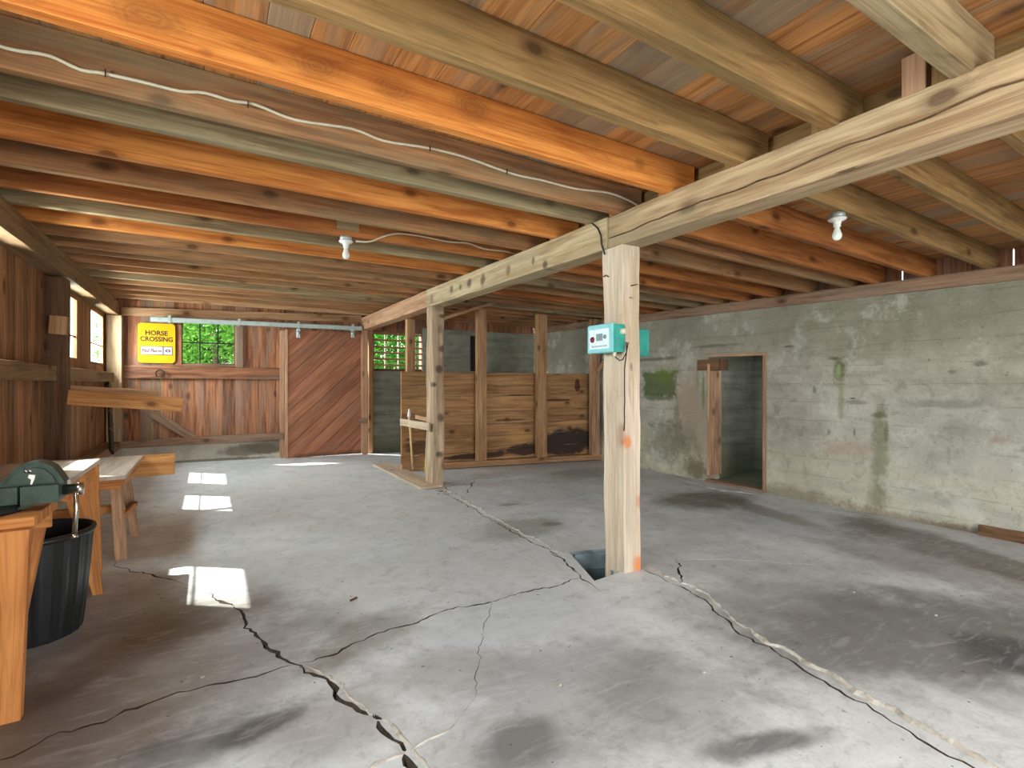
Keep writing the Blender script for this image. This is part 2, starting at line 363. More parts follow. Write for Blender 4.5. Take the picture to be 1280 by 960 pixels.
# stains and painted shade on the slab, in metres on the floor: (px, py, half-size x, half-size y, colour, strength)
def floor_extra(g, col, o, n1, n2):
    x, y, z = g.sep(o)
    wob = g.math('MULTIPLY', g.math('SUBTRACT', g.noise(o, 2.6, 5, .65), .5), 1.5)
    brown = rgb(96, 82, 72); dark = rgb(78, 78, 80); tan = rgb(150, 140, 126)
    # paler areas first, then brown patches and dark stains
    for (px, py, rx, ry, rot, c, a) in (
        (560, 690, 1.3, 1.5, 0, rgb(186, 192, 196), .5), (640, 790, .7, .5, .4, rgb(186, 194, 204), .6), (1000, 650, 1.0, .5, .5, rgb(176, 186, 196), .6), (420, 620, 1.2, 1.6, 0, rgb(190, 188, 182), .4),
        (200, 850, .75, .55, .2, brown, .6), (130, 780, .5, .7, 0, brown, .5), (60, 920, .5, .35, 0, brown, .6), (335, 905, .17, .07, .2, dark, .85), (250, 930, .3, .13, .3, dark, .55),  # brown: shade beside the left benches painted into the slab
        (655, 925, .17, .12, .3, dark, .8), (700, 870, .7, .35, .3, rgb(120, 120, 122), .55), (880, 625, .75, .42, .1, rgb(98, 94, 88), .85), (740, 590, .9, .35, .1, rgb(130, 128, 122), .5), (650, 660, .5, .3, .3, rgb(132, 130, 126), .6),
        (1180, 790, 1.1, .55, -.3, rgb(104, 103, 104), .85), (1000, 760, .8, .5, .2, rgb(120, 120, 122), .6), (1260, 820, .25, .2, 0, rgb(70, 70, 74), .8), (1080, 655, .6, .25, .3, rgb(112, 108, 104), .6), (1150, 700, .5, .8, 0, rgb(120, 116, 112), .5),
        (1200, 690, 1.3, .35, 1.15, rgb(92, 80, 70), .75), (960, 640, .8, .18, 1.3, rgb(112, 100, 88), .6), (960, 930, .25, .06, -.3, rgb(84, 84, 86), .8), (830, 880, .4, .3, .2, rgb(110, 108, 108), .5), (410, 900, .25, .2, 0, rgb(110, 100, 92), .5),
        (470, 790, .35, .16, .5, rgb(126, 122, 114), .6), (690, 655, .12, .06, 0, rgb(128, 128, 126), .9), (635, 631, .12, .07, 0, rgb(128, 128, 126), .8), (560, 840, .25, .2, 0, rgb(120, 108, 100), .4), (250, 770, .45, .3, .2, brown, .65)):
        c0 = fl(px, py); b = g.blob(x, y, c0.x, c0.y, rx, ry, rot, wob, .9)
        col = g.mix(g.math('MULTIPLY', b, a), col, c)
    fine = g.noise(g.vec(g.math('MULTIPLY', x, 1.0), g.math('MULTIPLY', y, 1.0), 0.0), 14, 6, .7, .6)
    col = g.mix(g.math('MULTIPLY', g.step(fine, .5, .72), .32), col, rgb(122, 120, 116))
    mot = g.noise(o, 4.5, 7, .72, 1.2)
    col = g.mix(g.math('MULTIPLY', g.step(mot, .52, .70), .34), col, rgb(110, 108, 106))
    swirl = g.noise(g.vec(g.math('ADD', g.math('MULTIPLY', x, 3.0), g.math('MULTIPLY', y, 1.0)), g.math('MULTIPLY', y, 12.0), 0.0), 1, 4, .6, 1.5)
    col = g.mix(g.math('MULTIPLY', g.step(swirl, .5, .7), .18), col, rgb(222, 226, 230))
    spk = g.noise(o, 26, 2, .5)
    col = g.mix(g.math('MULTIPLY', g.step(spk, .72, .76), .7), col, rgb(60, 56, 52))
    rr = g.math('ADD', g.math('MULTIPLY', n2, .5), .22)
    return col, None, rr
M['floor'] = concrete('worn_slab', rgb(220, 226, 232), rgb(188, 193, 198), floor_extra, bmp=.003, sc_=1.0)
M['crack'] = plain('crack_shade', rgb(70, 60, 52), .95, 0, .2)  # dark colour adds to the shade inside the open cracks
M['mortar'] = plain('mortar_fill', rgb(192, 188, 180), .9, 0, .2, 22)

def wall_extra_r(g, col, o, n1, n2):
    x, y, z = g.sep(o)
    # board-formed courses
    ln = g.math('ABSOLUTE', g.math('SUBTRACT', g.math('FRACT', g.math('ADD', g.math('DIVIDE', z, .23), g.math('MULTIPLY', g.noise(o, 1.2, 2, .5), .25))), .5))
    line = g.math('MULTIPLY', g.step(ln, .46, .495), g.step(g.noise(o, 3, 4, .6), .42, .6))
    hs = g.noise(g.vec(0.0, g.math('MULTIPLY', y, .8), g.math('MULTIPLY', z, 7.0)), 1, 5, .65)
    col = g.mix(g.math('MULTIPLY', g.step(hs, .48, .7), .55), col, rgb(126, 122, 106))
    col = g.mix(g.math('MULTIPLY', g.step(z, 1.35, 2.1), .6), col, rgb(116, 113, 94))
    low = g.math('MULTIPLY', g.step(z, .75, .2), g.step(g.noise(g.vec(0.0, g.math('MULTIPLY', y, .8), g.math('MULTIPLY', z, 3.0)), 1.5, 4, .6), .32, .55))
    col = g.mix(g.math('MULTIPLY', low, .6), col, rgb(190, 182, 158))
    pale = g.math('MULTIPLY', g.step(y, 5.2, 2.0), g.step(z, 1.5, .9))
    col = g.mix(g.math('MULTIPLY', pale, .35), col, rgb(186, 188, 182))
    col = g.mix(g.math('MULTIPLY', line, .28), col, rgb(84, 82, 70))
    mo = g.noise(o, 7, 7, .75, 1.0)
    col = g.mix(g.math('MULTIPLY', g.step(mo, .5, .68), .42), col, rgb(106, 101, 88))
    mo2 = g.noise(o, 2.2, 8, .75, .1)
    col = g.mix(g.math('MULTIPLY', g.step(mo2, .52, .66), .38), col, rgb(204, 204, 194))
    pit_ = g.noise(o, 34, 3, .6)
    col = g.mix(g.math('MULTIPLY', g.step(pit_, .64, .72), .5), col, rgb(76, 74, 62))
    wob = g.math('MULTIPLY', g.math('SUBTRACT', g.noise(o, 6.5, 8, .78), .5), 3.0)
    green = rgb(92, 104, 54); dk = rgb(74, 72, 56)
    # at doorway side: rough brown patching, moss, streaks
    for (px, py, rx, ry, c, a) in (
        (872, 540, .42, .75, rgb(150, 136, 120), .75), (862, 500, .28, .35, rgb(160, 140, 124), .7), (838, 550, .45, .28, dk, .6), (824, 480, -.36, .20, rgb(66, 80, 30), 1.0), (830, 470, .26, .12, rgb(96, 116, 50), .7), (822, 497, .36, .05, rgb(52, 70, 20), .8), (818, 449, .46, .03, dk, .8), (895, 432, .35, .02, dk, .7),
        (879, 488, .025, .3, rgb(96, 120, 62), .9), (872, 476, .02, .2, rgb(104, 120, 70), .6), (870, 586, .2, .15, rgb(92, 84, 66), .8), (846, 520, .05, .3, rgb(96, 104, 64), .6),
        (1049, 462, .075, .14, rgb(70, 74, 36), 1.0), (1048, 464, .035, .08, rgb(140, 160, 110), .95), (1051, 500, .03, .24, rgb(128, 132, 96), .7), (1044, 448, .07, .02, dk, .8), (985, 433, .07, .015, dk, .9), (1018, 488, .02, .05, dk, .6),
        (1068, 503, .12, .025, dk, .55), (1066, 498, .03, .008, rgb(30, 30, 26), .9), (1099, 519, .055, .03, dk, .9), (1100, 570, .075, .5, rgb(104, 106, 70), .75), (1096, 620, .1, .2, rgb(118, 116, 84), .6), (1108, 540, .02, .15, rgb(84, 84, 60), .6),
        (1068, 540, .015, .05, dk, .7), (1036, 540, .02, .04, dk, .6), (1060, 560, .28, .09, rgb(164, 142, 120), .6), (1226, 455, .05, .02, dk, .7), (1190, 465, .03, .02, dk, .6), (1180, 505, .3, .04, rgb(104, 106, 92), .6), (1210, 540, .2, .1, rgb(120, 122, 108), .6), (1250, 550, .06, .03, rgb(150, 120, 104), .6),
        (1000, 620, .6, .09, rgb(120, 110, 88), .7), (1150, 655, 1.0, .07, rgb(120, 106, 82), .8), (1240, 672, .5, .07, rgb(92, 74, 58), .8), (800, 590, .8, .08, rgb(90, 88, 74), .7), (740, 520, .6, .5, rgb(92, 98, 80), .7)):
        c0 = onX(px, py, XR); b = g.blob(y, z, c0.y, c0.z, abs(rx), ry, 0, g.math('MULTIPLY', wob, .4), .35, True) if rx < 0 else g.blob(y, z, c0.y, c0.z, rx, ry, 0, wob if rx > .06 else g.math('MULTIPLY', wob, .8), 1.1)
        col = g.mix(g.math('MULTIPLY', b, a * .85), col, c)
    return col, g.math('ADD', g.math('MULTIPLY', line, -.5), mo), None
M['wall_r'] = concrete('stained_wall', rgb(180, 174, 162), rgb(138, 133, 120), wall_extra_r, bmp=.012)
def wall_extra_f(g, col, o, n1, n2):
    x, y, z = g.sep(o)
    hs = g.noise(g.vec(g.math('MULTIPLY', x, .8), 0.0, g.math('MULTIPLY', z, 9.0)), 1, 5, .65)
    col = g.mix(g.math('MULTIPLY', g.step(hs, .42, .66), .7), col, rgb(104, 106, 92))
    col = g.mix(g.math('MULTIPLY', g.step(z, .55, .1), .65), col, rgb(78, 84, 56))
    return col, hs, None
M['wall_f'] = concrete('greenish_wall', rgb(156, 156, 144), rgb(120, 121, 108), wall_extra_f, bmp=.01)  # duller, greener concrete for the back wall and passage
def curb_extra(g, col, o, n1, n2):
    x, y, z = g.sep(o)
    wob = g.math('MULTIPLY', g.math('SUBTRACT', g.noise(o, 4, 5, .7), .5), 1.6)
    for (px, py, rx, ry) in ((315, 562, .5, .10), (335, 558, .35, .12), (230, 578, 1.3, .04)):
        c0 = onY(px, py, YF); col = g.mix(g.math('MULTIPLY', g.blob(x, z, c0.x, c0.z, rx, ry, 0, wob, .5), .75), col, rgb(92, 84, 70))
    return col, None, None
M['curb'] = concrete('pale_curb', rgb(186, 180, 166), rgb(150, 144, 130), curb_extra)
def part_extra(g, col):
    tc = g.new('ShaderNodeTexCoord'); o = tc.outputs['Object']; x, y, z = g.sep(o)
    wob = g.math('MULTIPLY', g.math('SUBTRACT', g.noise(g.vec(g.math('MULTIPLY', x, 1.2), 0.0, g.math('MULTIPLY', z, 3.0)), 3, 6, .7), .5), 1.6)
    for (px, py, rx, ry, c, a) in ((712, 552, .75, .24, rgb(58, 48, 46), .97), (660, 562, .5, .10, rgb(62, 48, 40), .95), (600, 570, .6, .05, rgb(56, 42, 34), .9), (724, 482, .06, .13, rgb(62, 36, 26), .85), (700, 500, .3, .02, rgb(56, 38, 28), .8), (650, 494, .3, .014, rgb(50, 38, 28), .9), (640, 525, .35, .02, rgb(70, 46, 30), .7), (530, 560, .3, .1, rgb(70, 48, 34), .7), (650, 545, .3, .08, rgb(190, 150, 92), .6), (720, 528, .4, .03, rgb(196, 158, 108), .7)):
        c0 = onY(px, py, 5.7); col = g.mix(g.math('MULTIPLY', g.blob(x, z, c0.x, c0.z, rx, ry, 0, wob, .4), a), col, c)
    return col
M['partition'] = wood('stall_boards', rgb(186, 144, 100), rgb(136, 98, 64), tv=.14, extra=part_extra)

M['steel'] = plain('galvanised_steel', rgb(178, 192, 190), .45, .35, .08, 12)
M['iron'] = plain('rusty_iron', rgb(70, 52, 44), .7, .5, .2)
M['chrome'] = plain('worn_chrome', rgb(200, 198, 190), .22, 1.0, .06, 40)
M['vise'] = plain('green_grey_enamel', rgb(66, 82, 74), .45, .15, .2, 14)
M['vise_dark'] = plain('greasy_iron', rgb(52, 58, 56), .45, .5, .1)
M['rubber'] = plain('black_rubber', rgb(34, 36, 38), .38, 0, .08, 9)
M['black'] = plain('black_paint', rgb(30, 28, 26), .6)
M['yellow'] = plain('yellow_enamel', rgb(212, 158, 6), .4, 0, .04)
M['white'] = plain('white_enamel', rgb(232, 232, 228), .4, 0, .03)
M['porcelain'] = plain('white_porcelain', rgb(232, 236, 230), .25, 0, .02)
M['bulb'] = plain('frosted_bulb', rgb(226, 232, 226), .2, 0, .02)
M['teal'] = plain('teal_plastic', rgb(60, 158, 146), .4, 0, .12, 12)
M['aqua'] = plain('aqua_plastic', rgb(128, 200, 206), .4, 0, .05, 12)
M['label'] = plain('pale_label', rgb(216, 230, 238), .5, 0, .04, 30)
M['sticker'] = plain('sticker_white', rgb(176, 186, 190), .5, 0, .03, 30)
M['maroon'] = plain('maroon_print', rgb(112, 30, 44), .5)
M['navy'] = plain('dark_print', rgb(40, 66, 84), .5)
M['greyprint'] = plain('grey_print', rgb(120, 142, 148), .5)
M['cable'] = plain('white_cable', rgb(206, 200, 178), .5, 0, .05)
M['wire'] = plain('black_wire', rgb(36, 32, 30), .5)
M['yellow_handle'] = plain('yellow_handle', rgb(226, 200, 40), .45, 0, .05)
M['pale_handle'] = plain('varnished_handle', rgb(222, 190, 138), .5, 0, .08)
M['pit'] = concrete('pit_concrete', rgb(134, 150, 160), rgb(100, 114, 124))
M['chip'] = plain('chip', rgb(170, 166, 158), .9, 0, .15)
M['whitewood'] = plain('white_muntin', rgb(226, 232, 226), .6, 0, .05)
M['grass'] = plain('grass', rgb(58, 74, 36), .9, 0, .2, 3)
def glass():
    g = G('window_glass'); nt = g.nt; tr = g.new('ShaderNodeBsdfTransparent'); gl = g.new('ShaderNodeBsdfGlossy'); gl.inputs['Roughness'].default_value = .05
    mx = g.new('ShaderNodeMixShader'); mx.inputs[0].default_value = .015; tr.inputs[0].default_value = (.93, .97, .95, 1)
    nt.links.new(tr.outputs[0], mx.inputs[1]); nt.links.new(gl.outputs[0], mx.inputs[2]); nt.links.new(mx.outputs[0], nt.nodes['Material Output'].inputs[0])
    return g.mat
M['glass'] = glass()
def leafmat(name, a, b):
    g = G(name); nt = g.nt; at = g.new('ShaderNodeAttribute'); at.attribute_name = 'pid'
    col = g.mix(at.outputs['Fac'], a, b)
    d = g.new('ShaderNodeBsdfDiffuse'); t = g.new('ShaderNodeBsdfTranslucent'); mx = g.new('ShaderNodeMixShader'); mx.inputs[0].default_value = .5
    g.put(d.inputs[0], col); g.put(t.inputs[0], col)
    nt.links.new(d.outputs[0], mx.inputs[1]); nt.links.new(t.outputs[0], mx.inputs[2]); nt.links.new(mx.outputs[0], nt.nodes['Material Output'].inputs[0])
    return g.mat
M['leaf'] = leafmat('leaves', rgb(64, 116, 40), rgb(130, 180, 84))
M['leaf_dark'] = leafmat('deep_leaves', rgb(34, 92, 28), rgb(92, 146, 60))
M['bark'] = plain('bark', rgb(86, 70, 54), .9, 0, .2)
STRUCT = dict(kind='structure')

# ------------------------------------------------------------------ floor with cracks and a pit
cr = [   # pixel path on the slab, width m, centre lift m (negative = open crack), material
    ([(145, 707), (175, 714), (205, 722), (222, 727)], .012, -.012, 1),
    ([(262, 742), (295, 762), (312, 783), (335, 808), (362, 828), (378, 832)], .022, -.025, 1),
    ([(378, 832), (402, 846), (425, 872), (445, 890), (470, 902), (490, 925), (508, 946), (530, 975)], .026, -.025, 1),
    ([(388, 830), (412, 845), (436, 871), (456, 888), (482, 901), (503, 925), (520, 946), (540, 973)], .020, .006, 2),
    ([(-20, 958), (60, 922), (130, 902), (210, 872), (270, 855), (330, 843), (360, 831)], .012, -.008, 1),
    ([(380, 828), (440, 805), (500, 783), (560, 762), (620, 748), (690, 733), (726, 722)], .012, -.012, 1),
    ([(556, 612), (585, 628), (620, 648), (655, 668), (688, 683), (703, 692)], .03, .008, 2),
    ([(553, 615), (582, 631), (616, 651), (651, 671), (684, 686), (700, 696)], .014, -.02, 1),
    ([(690, 692), (713, 707), (728, 722), (742, 729)], .022, -.02, 1),
    ([(812, 709), (840, 722), (870, 735), (900, 757), (925, 782)], .024, .010, 2),
    ([(925, 782), (960, 801), (1000, 822), (1040, 847), (1080, 872), (1130, 897), (1180, 922), (1220, 944), (1262, 970)], .045, .014, 2),
    ([(806, 712), (836, 726), (864, 739), (893, 760), (918, 786), (950, 806), (990, 829), (1028, 852), (1066, 876), (1114, 902), (1162, 928), (1204, 952), (1230, 970)], .014, -.02, 1),
    ([(845, 702), (852, 716), (856, 727)], .016, -.02, 1),
    ([(848, 699), (900, 699), (960, 703), (1030, 706)], .006, .002, 2),
    ([(612, 752), (607, 790), (600, 830), (590, 870)], .003, -.003, 1),
    ([(440, 975), (472, 955), (503, 942), (535, 925), (565, 908)], .016, .006, 2),
    ([(592, 601), (588, 608), (583, 617)], .02, -.02, 1),
    ([(808, 586), (850, 600), (900, 613), (945, 618)], .03, .008, 2),
    ([(558, 610), (575, 603), (592, 599), (640, 596)], .012, -.012, 1)]
hole = [fl(*q) for q in ((711, 690), (766, 685), (773, 716), (743, 726))]
co = []; cz = []; edges = []
x0, x1, y0, y1 = -1.4, XR * H + 1.4, YB * H, YF * H + .1
nx, ny = 34, 52
for i in range(nx + 1):
    for j in range(ny + 1):
        co.append(Vector((x0 + (x1 - x0) * i / nx, y0 + (y1 - y0) * j / ny))); cz.append(0.0)
hb0 = len(co)
for q in hole: co.append(Vector((q.x, q.y))); cz.append(0.0)
edges += [(hb0 + i, hb0 + (i + 1) % 4) for i in range(4)]
flag = {}
for ci, (path, wd, lift, mi) in enumerate(cr):
    pts = [fl(*q) for q in path]; line = []
    for a, b in zip(pts[:-1], pts[1:]):
        n_ = max(2, int((b - a).length / .03))
        for k in range(n_): line.append(a.lerp(b, k / n_))
    line.append(pts[-1])
    L = []; C = []; Rr = []
    for k, q in enumerate(line):
        t = (line[min(k + 1, len(line) - 1)] - line[max(k - 1, 0)]).normalized(); nrm = Vector((-t.y, t.x, 0))
        ends = min(1, k / 3, (len(line) - 1 - k) / 3) * .8 + .2
        j = nrm * (noise.noise(Vector((q.x * 6, q.y * 6, ci * 3.3))) * .035 + noise.noise(Vector((q.x * 20, q.y * 20, ci))) * .022 + noise.noise(Vector((q.x * 45, q.y * 45, ci))) * .008)
        ww = wd * ends * (.62 + .9 * noise.noise(Vector((q.x * 9, q.y * 9, ci + 40))) + .5 * noise.noise(Vector((q.x * 31, q.y * 31, ci + 40)))) / 2 + min(.0015, wd * .15)
        for lst, off, zz in ((L, -ww, 0), (C, 0, lift), (Rr, ww, 0)):
            p_ = q + j + nrm * off; lst.append(len(co)); co.append(Vector((p_.x, p_.y)))
            cz.append(zz * ends * (.9 + .6 * noise.noise(Vector((q.x * 25, q.y * 25, 1))) + .7 * noise.noise(Vector((q.x * 70, q.y * 70, 4)))))
        flag[C[-1]] = mi
    for lst in (L, C, Rr): edges += list(zip(lst[:-1], lst[1:]))
    edges += [(L[0], C[0]), (C[0], Rr[0]), (L[-1], C[-1]), (C[-1], Rr[-1])]
vo, eo, fo, ov, oe, of = delaunay_2d_cdt(co, edges, [], 0, 1e-5)
def inpoly(p, poly):
    c = False; n_ = len(poly)
    for i in range(n_):
        a, b = poly[i], poly[(i + 1) % n_]
        if (a.y > p.y) != (b.y > p.y) and p.x < (b.x - a.x) * (p.y - a.y) / (b.y - a.y) + a.x: c = not c
    return c
fb = MB(); vz = []; vm = []
for i, q in enumerate(vo):
    src = [k for k in ov[i]]
    z = 0.0; m_ = 0
    for k in src:
        if abs(cz[k]) > abs(z): z = cz[k]
        m_ = max(m_, flag.get(k, 0))
    vz.append(z); vm.append(m_)
fb.v = [Vector((q.x, q.y, flz(q.x) + vz[i])) for i, q in enumerate(vo)]
for f in fo:
    c = sum((Vector((vo[k].x, vo[k].y)) for k in f), Vector((0, 0))) / len(f)
    if inpoly(c, hole): continue
    fb.f.append(list(f)); fb.uv.append([(vo[k].x, vo[k].y) for k in f]); fb.pid.append(.5)
    ms = [vm[k] for k in f if vm[k]]
    fb.m.append(ms[0] if ms else 0); fb.sm.append(False)
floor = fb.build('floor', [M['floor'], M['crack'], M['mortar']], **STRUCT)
pb = MB(); dp = .5
for i in range(4):
    a, b = hole[i], hole[(i + 1) % 4]; dn = Vector((0, 0, -dp)); o_ = Vector((0, 0, -.001))
    pb.face([a, b, b + dn, a + dn][::-1])
pb.face([q + Vector((0, 0, -dp)) for q in hole])
pb.build('drain_pit', M['pit'], parent=floor)
# a board on edge down inside the pit and the old frame left at its right
pf = MB(); a, b = hole[0], hole[1]
pf.beam(a + Vector((.03, -.03, -.08)), b + Vector((-.03, -.03, -.08)), .03, .13)
q = hole[1].lerp(hole[2], .1); q2 = hole[1].lerp(hole[2], .8)
pf.beam(q + Vector((-.04, 0, -.12)), q2 + Vector((-.04, 0, -.12)), .03, .2)
pf.build('pit_frame', M['pit'], parent=floor)

# ------------------------------------------------------------------ planked walls
def planks(mb, axis, a0, a1, wmin, wmax, at, th, zfun, holes=(), gap=.003, biggap=()):
    """vertical boards side by side along axis (0=x,1=y); zfun(pos)->(z0,z1); holes=(a0,a1,z0,z1)"""
    cuts = sorted(set([a0, a1] + [h_[0] for h_ in holes] + [h_[1] for h_ in holes])); cuts = [c for c in cuts if a0 <= c <= a1]
    for s0, s1 in zip(cuts[:-1], cuts[1:]):
        L = s1 - s0; n_ = max(1, round(L / ((wmin + wmax) / 2)))
        ws = [random.uniform(wmin, wmax) for _ in range(n_)]; k = L / sum(ws); c = s0
        for w_ in ws:
            e = c + w_ * k; mid = (c + e) / 2; g_ = .0012
            if random.random() < .16: g_ = gap * random.uniform(.7, 1.6)
            z0, z1 = zfun(mid); segs = [(z0, z1)]
            for h_ in holes:
                if h_[0] - 1e-6 <= mid <= h_[1] + 1e-6:
                    ns = []
                    for (p, q_) in segs:
                        if h_[2] > p: ns.append((p, min(q_, h_[2])))
                        if h_[3] < q_: ns.append((max(p, h_[3]), q_))
                    segs = ns
            pid = random.random(); t_ = th * random.uniform(.9, 1.05)
            for (p, q_) in segs:
                if q_ - p < .01: continue
                if axis == 0: mb.beam((mid, at + t_ / 2, p), (mid, at + t_ / 2, q_), (e - c) - g_, t_, (0, 1, 0), pid=pid)
                else: mb.beam((at - t_ / 2, mid, p), (at - t_ / 2, mid, q_), t_, (e - c) - g_, (0, 1, 0), pid=pid)
            c = e
def hZ(p): return p.z
# far wall
xw0, xw1 = onY(227, 400, YF).x, onY(294, 400, YF).x
zw0, zw1 = onY(260, 455.5, YF).z, onY(260, 402, YF).z
xd0 = onY(355, 480, YF).x; xd1 = onY(455, 480, YF).x
xs0, xs1 = onY(467, 440, YF).x, onY(528, 440, YF).x
zs0, zs1 = onY(490, 461, YF).z, onY(490, 416, YF).z
zsill0, zsill1 = (1 - .743) * H, (1 - .656) * H
zcon = onY(560, 412, YF).z
mb = MB()
def zdeck(x): return (hb(x / H, YF) + JD + 1) * H
planks(mb, 0, -1.02 * H, xd0, .11, .19, YF * H, .028, lambda x: (zsill0 + .003, zdeck(x)), [(xw0, xw1, zw0, zw1)], gap=.005)
zdt = onY(400, 413, YF).z
planks(mb, 0, xd0, xd1 + .05, .12, .2, YF * H, .028, lambda x: (zdt - .08, zdeck(x)), gap=.003)
planks(mb, 0, xd1 + .05, xs0 - .02, .12, .2, YF * H, .028, lambda x: (zs0 - .05, zdeck(x)))
planks(mb, 0, xs0 - .02, xs1, .12, .2, YF * H, .028, lambda x: (zs1 + .02, zdeck(x)))
planks(mb, 0, xs1, 4.95 * H, .14, .24, YF * H + .06, .028, lambda x: (zcon, zdeck(x)))
mb.build('wall_back', M['barn'], **STRUCT)
mb = MB()
zb = -.35
for (xa, xb, z0, z1) in ((-1.02 * H, xd0 - .01, zb, zsill0), (xs0 - .02, xs1, zb, zs0 - .06), (xs1, 5.05 * H, zb, zcon)):
    mb.box((xa, YF * H - .012 if xa < 0 else YF * H - .01, z0), (xb, YF * H + .2, z1), ch=.006)
cb = MB(); cb.v, cb.f, cb.uv, cb.pid, cb.m, cb.sm = [], [], [], [], [], []
cb.box((-1.02 * H, YF * H - .03, zb), (xd0 - .01, YF * H + .2, zsill0), ch=.01)
cb.build('trim_1', M['curb'], label='pale concrete curb under the back wall boards', **STRUCT)
cb = MB(); cb.box((xd0 - .008, YF * H + .02, -.3), (xs0 - .035, YF * H + .3, .034), ch=.008)  # unseen block added to keep daylight from under the door
cb.build('trim_5', M['curb'], label='unseen concrete block added to stop daylight under the sliding door', **STRUCT)
mb = MB()
mb.box((xd1 - .03, YF * H - .01, zb), (xs1, YF * H + .2, zs0 - .05), ch=.006)
mb.box((xs1, YF * H - .01, zb), (5.05 * H, YF * H + .2, zcon), ch=.006)
mb.build('wall_back_masonry', M['wall_f'], label='dim greenish concrete section of the back wall', **STRUCT)
# sill plank over the curb, rails, header
mb = MB(); mb.beam((-.88 * H, YF * H - .05, (zsill0 + zsill1) / 2), (xd0 - .02, YF * H - .05, (zsill0 + zsill1) / 2 + .02), .10, zsill1 - zsill0, n=20, amp=.006)
mb.build('trim_2', M['sill'], label='dusty plank lying along the top of the back curb', **STRUCT)
mb = MB(); za, zb2 = onY(250, 473, YF - .04).z, onY(250, 458, YF - .04).z
mb.beam((-.86 * H, YF * H - .035, (za + zb2) / 2), (onY(350, 460, YF).x, YF * H - .035, (za + zb2) / 2 - .01), .06, zb2 - za, n=20, amp=.005)
mb.build('wall_rail', M['barn'], label='long horizontal rail across the back wall under the yellow sign', cat='rail')
mb = MB(); za = onY(250, 395.5, YF - .04).z
mb.beam((-.86 * H, YF * H - .03, za + .01), (onY(451, 400, YF).x, YF * H - .03, onY(455, 402, YF - .04).z + .05), .05, .13, n=14, amp=.004)
mb.build('header_board', M['stud'], label='header board behind the steel door track on the back wall', cat='board')
mb = MB(); a = onY(190, 516, YF - .03); b = onY(243, 549, YF - .03)
mb.beam(a, b, .14, .035, (0, 1, 0)); 
ob = mb.build('diagonal_brace', M['sill'], label='diagonal brace board low on the back wall boards at left', cat='brace')
# window 1
def window(name, x0_, x1_, z0_, z1_, cols, rows, frame_m, mun_m, label):
    c = Vector(((x0_ + x1_) / 2, YF * H, z0_))
    f = MB(); y_ = YF * H + .01
    t = .016
    for (a, b) in (((x0_, z0_), (x0_ + t, z1_)), ((x1_ - t, z0_), (x1_, z1_)), ((x0_ + t, z0_), (x1_ - t, z0_ + t)), ((x0_ + t, z1_ - t), (x1_ - t, z1_))):
        f.box((a[0], y_, a[1]), (b[0], y_ + .035, b[1]), ch=.002)
    o = f.build(name, frame_m, label=label, **STRUCT)
    q = MB()
    for k in range(1, cols): x_ = x0_ + (x1_ - x0_) * k / cols; q.box((x_ - .010, y_ + .006, z0_ + t), (x_ + .010, y_ + .024, z1_ - t), ch=.001)
    for k in range(1, rows): z_ = z0_ + (z1_ - z0_) * k / rows; q.box((x0_ + t, y_ + .004, z_ - .010), (x1_ - t, y_ + .022, z_ + .010), ch=.001)
    q.build('muntin', mun_m, parent=o)
    gm = MB(); gm.box((x0_ + t * .5, y_ + .026, z0_ + t * .5), (x1_ - t * .5, y_ + .029, z1_ - t * .5), ch=.0005)
    gm.build('window_pane', M['glass'], parent=o); return o
w1 = window('window_1', xw0, xw1, zw0, zw1, 3, 2, M['dark_post'], M['black'], 'six-pane window onto green leaves beside the yellow sign')
mb = MB(); mb.box((xw0 - .02, YF * H - .03, zw0 - .035), (xw1 + .05, YF * H + .02, zw0 - .002)); mb.build('window_sill', M['sill'], parent=w1)
# framing studs either side of the window
for px0, px1, pyb, lab in ((219, 227, 457, 'short stud between the yellow sign and the six-pane window'), (295, 304, 461, 'weathered stud on the right of the six-pane window')):
    mb = MB(); a = onY(px0, 405, YF - .03); b = onY(px1, pyb, YF - .03); mb.box((a.x, YF * H - .04, b.z), (b.x, YF * H - .003, a.z - .01)); mb.build('window_stud', M['sill' if px0 > 250 else 'barn'], label=lab, cat='stud')
# window 2, open slats
f = MB(); y_ = YF * H + .02
for (a, b) in (((xs0 - .02, zs0 - .05), (xs0 + .012, zs1 + .03)), ((xs1 - .012, zs0 - .05), (xs1 + .02, zs1 + .03)), ((xs0 + .012, zs1), (xs1 - .012, zs1 + .03))): f.box((a[0], y_ - .02, a[1]), (b[0], y_ + .06, b[1]))
w2 = f.build('window_2', M['barn'], label='slatted barn window beside the sliding door', **STRUCT)
mb = MB(); mb.box((xs0, y_, zs0 - .048), (xs1, y_ + .05, zs0 + .002)); mb.build('window_sill', M['dark_post'], parent=w2)
for py in (418, 426, 434.5, 441.5, 449, 456.5):
    mb = MB(); z_ = onY(497, py, YF).z; mb.beam((xs0 - .01, y_ - .015, z_), (xs1 + .0, y_ - .015, z_ - .004), .018, .034); mb.build('slat', M['door'], parent=w2)
for px in (482.5, 499, 520):
    mb = MB(); x_ = onY(px, 440, YF).x; mb.box((x_ - .013, y_ + .03, zs0), (x_ + .013, y_ + .05, zs1)); mb.build('muntin', M['whitewood'], parent=w2)
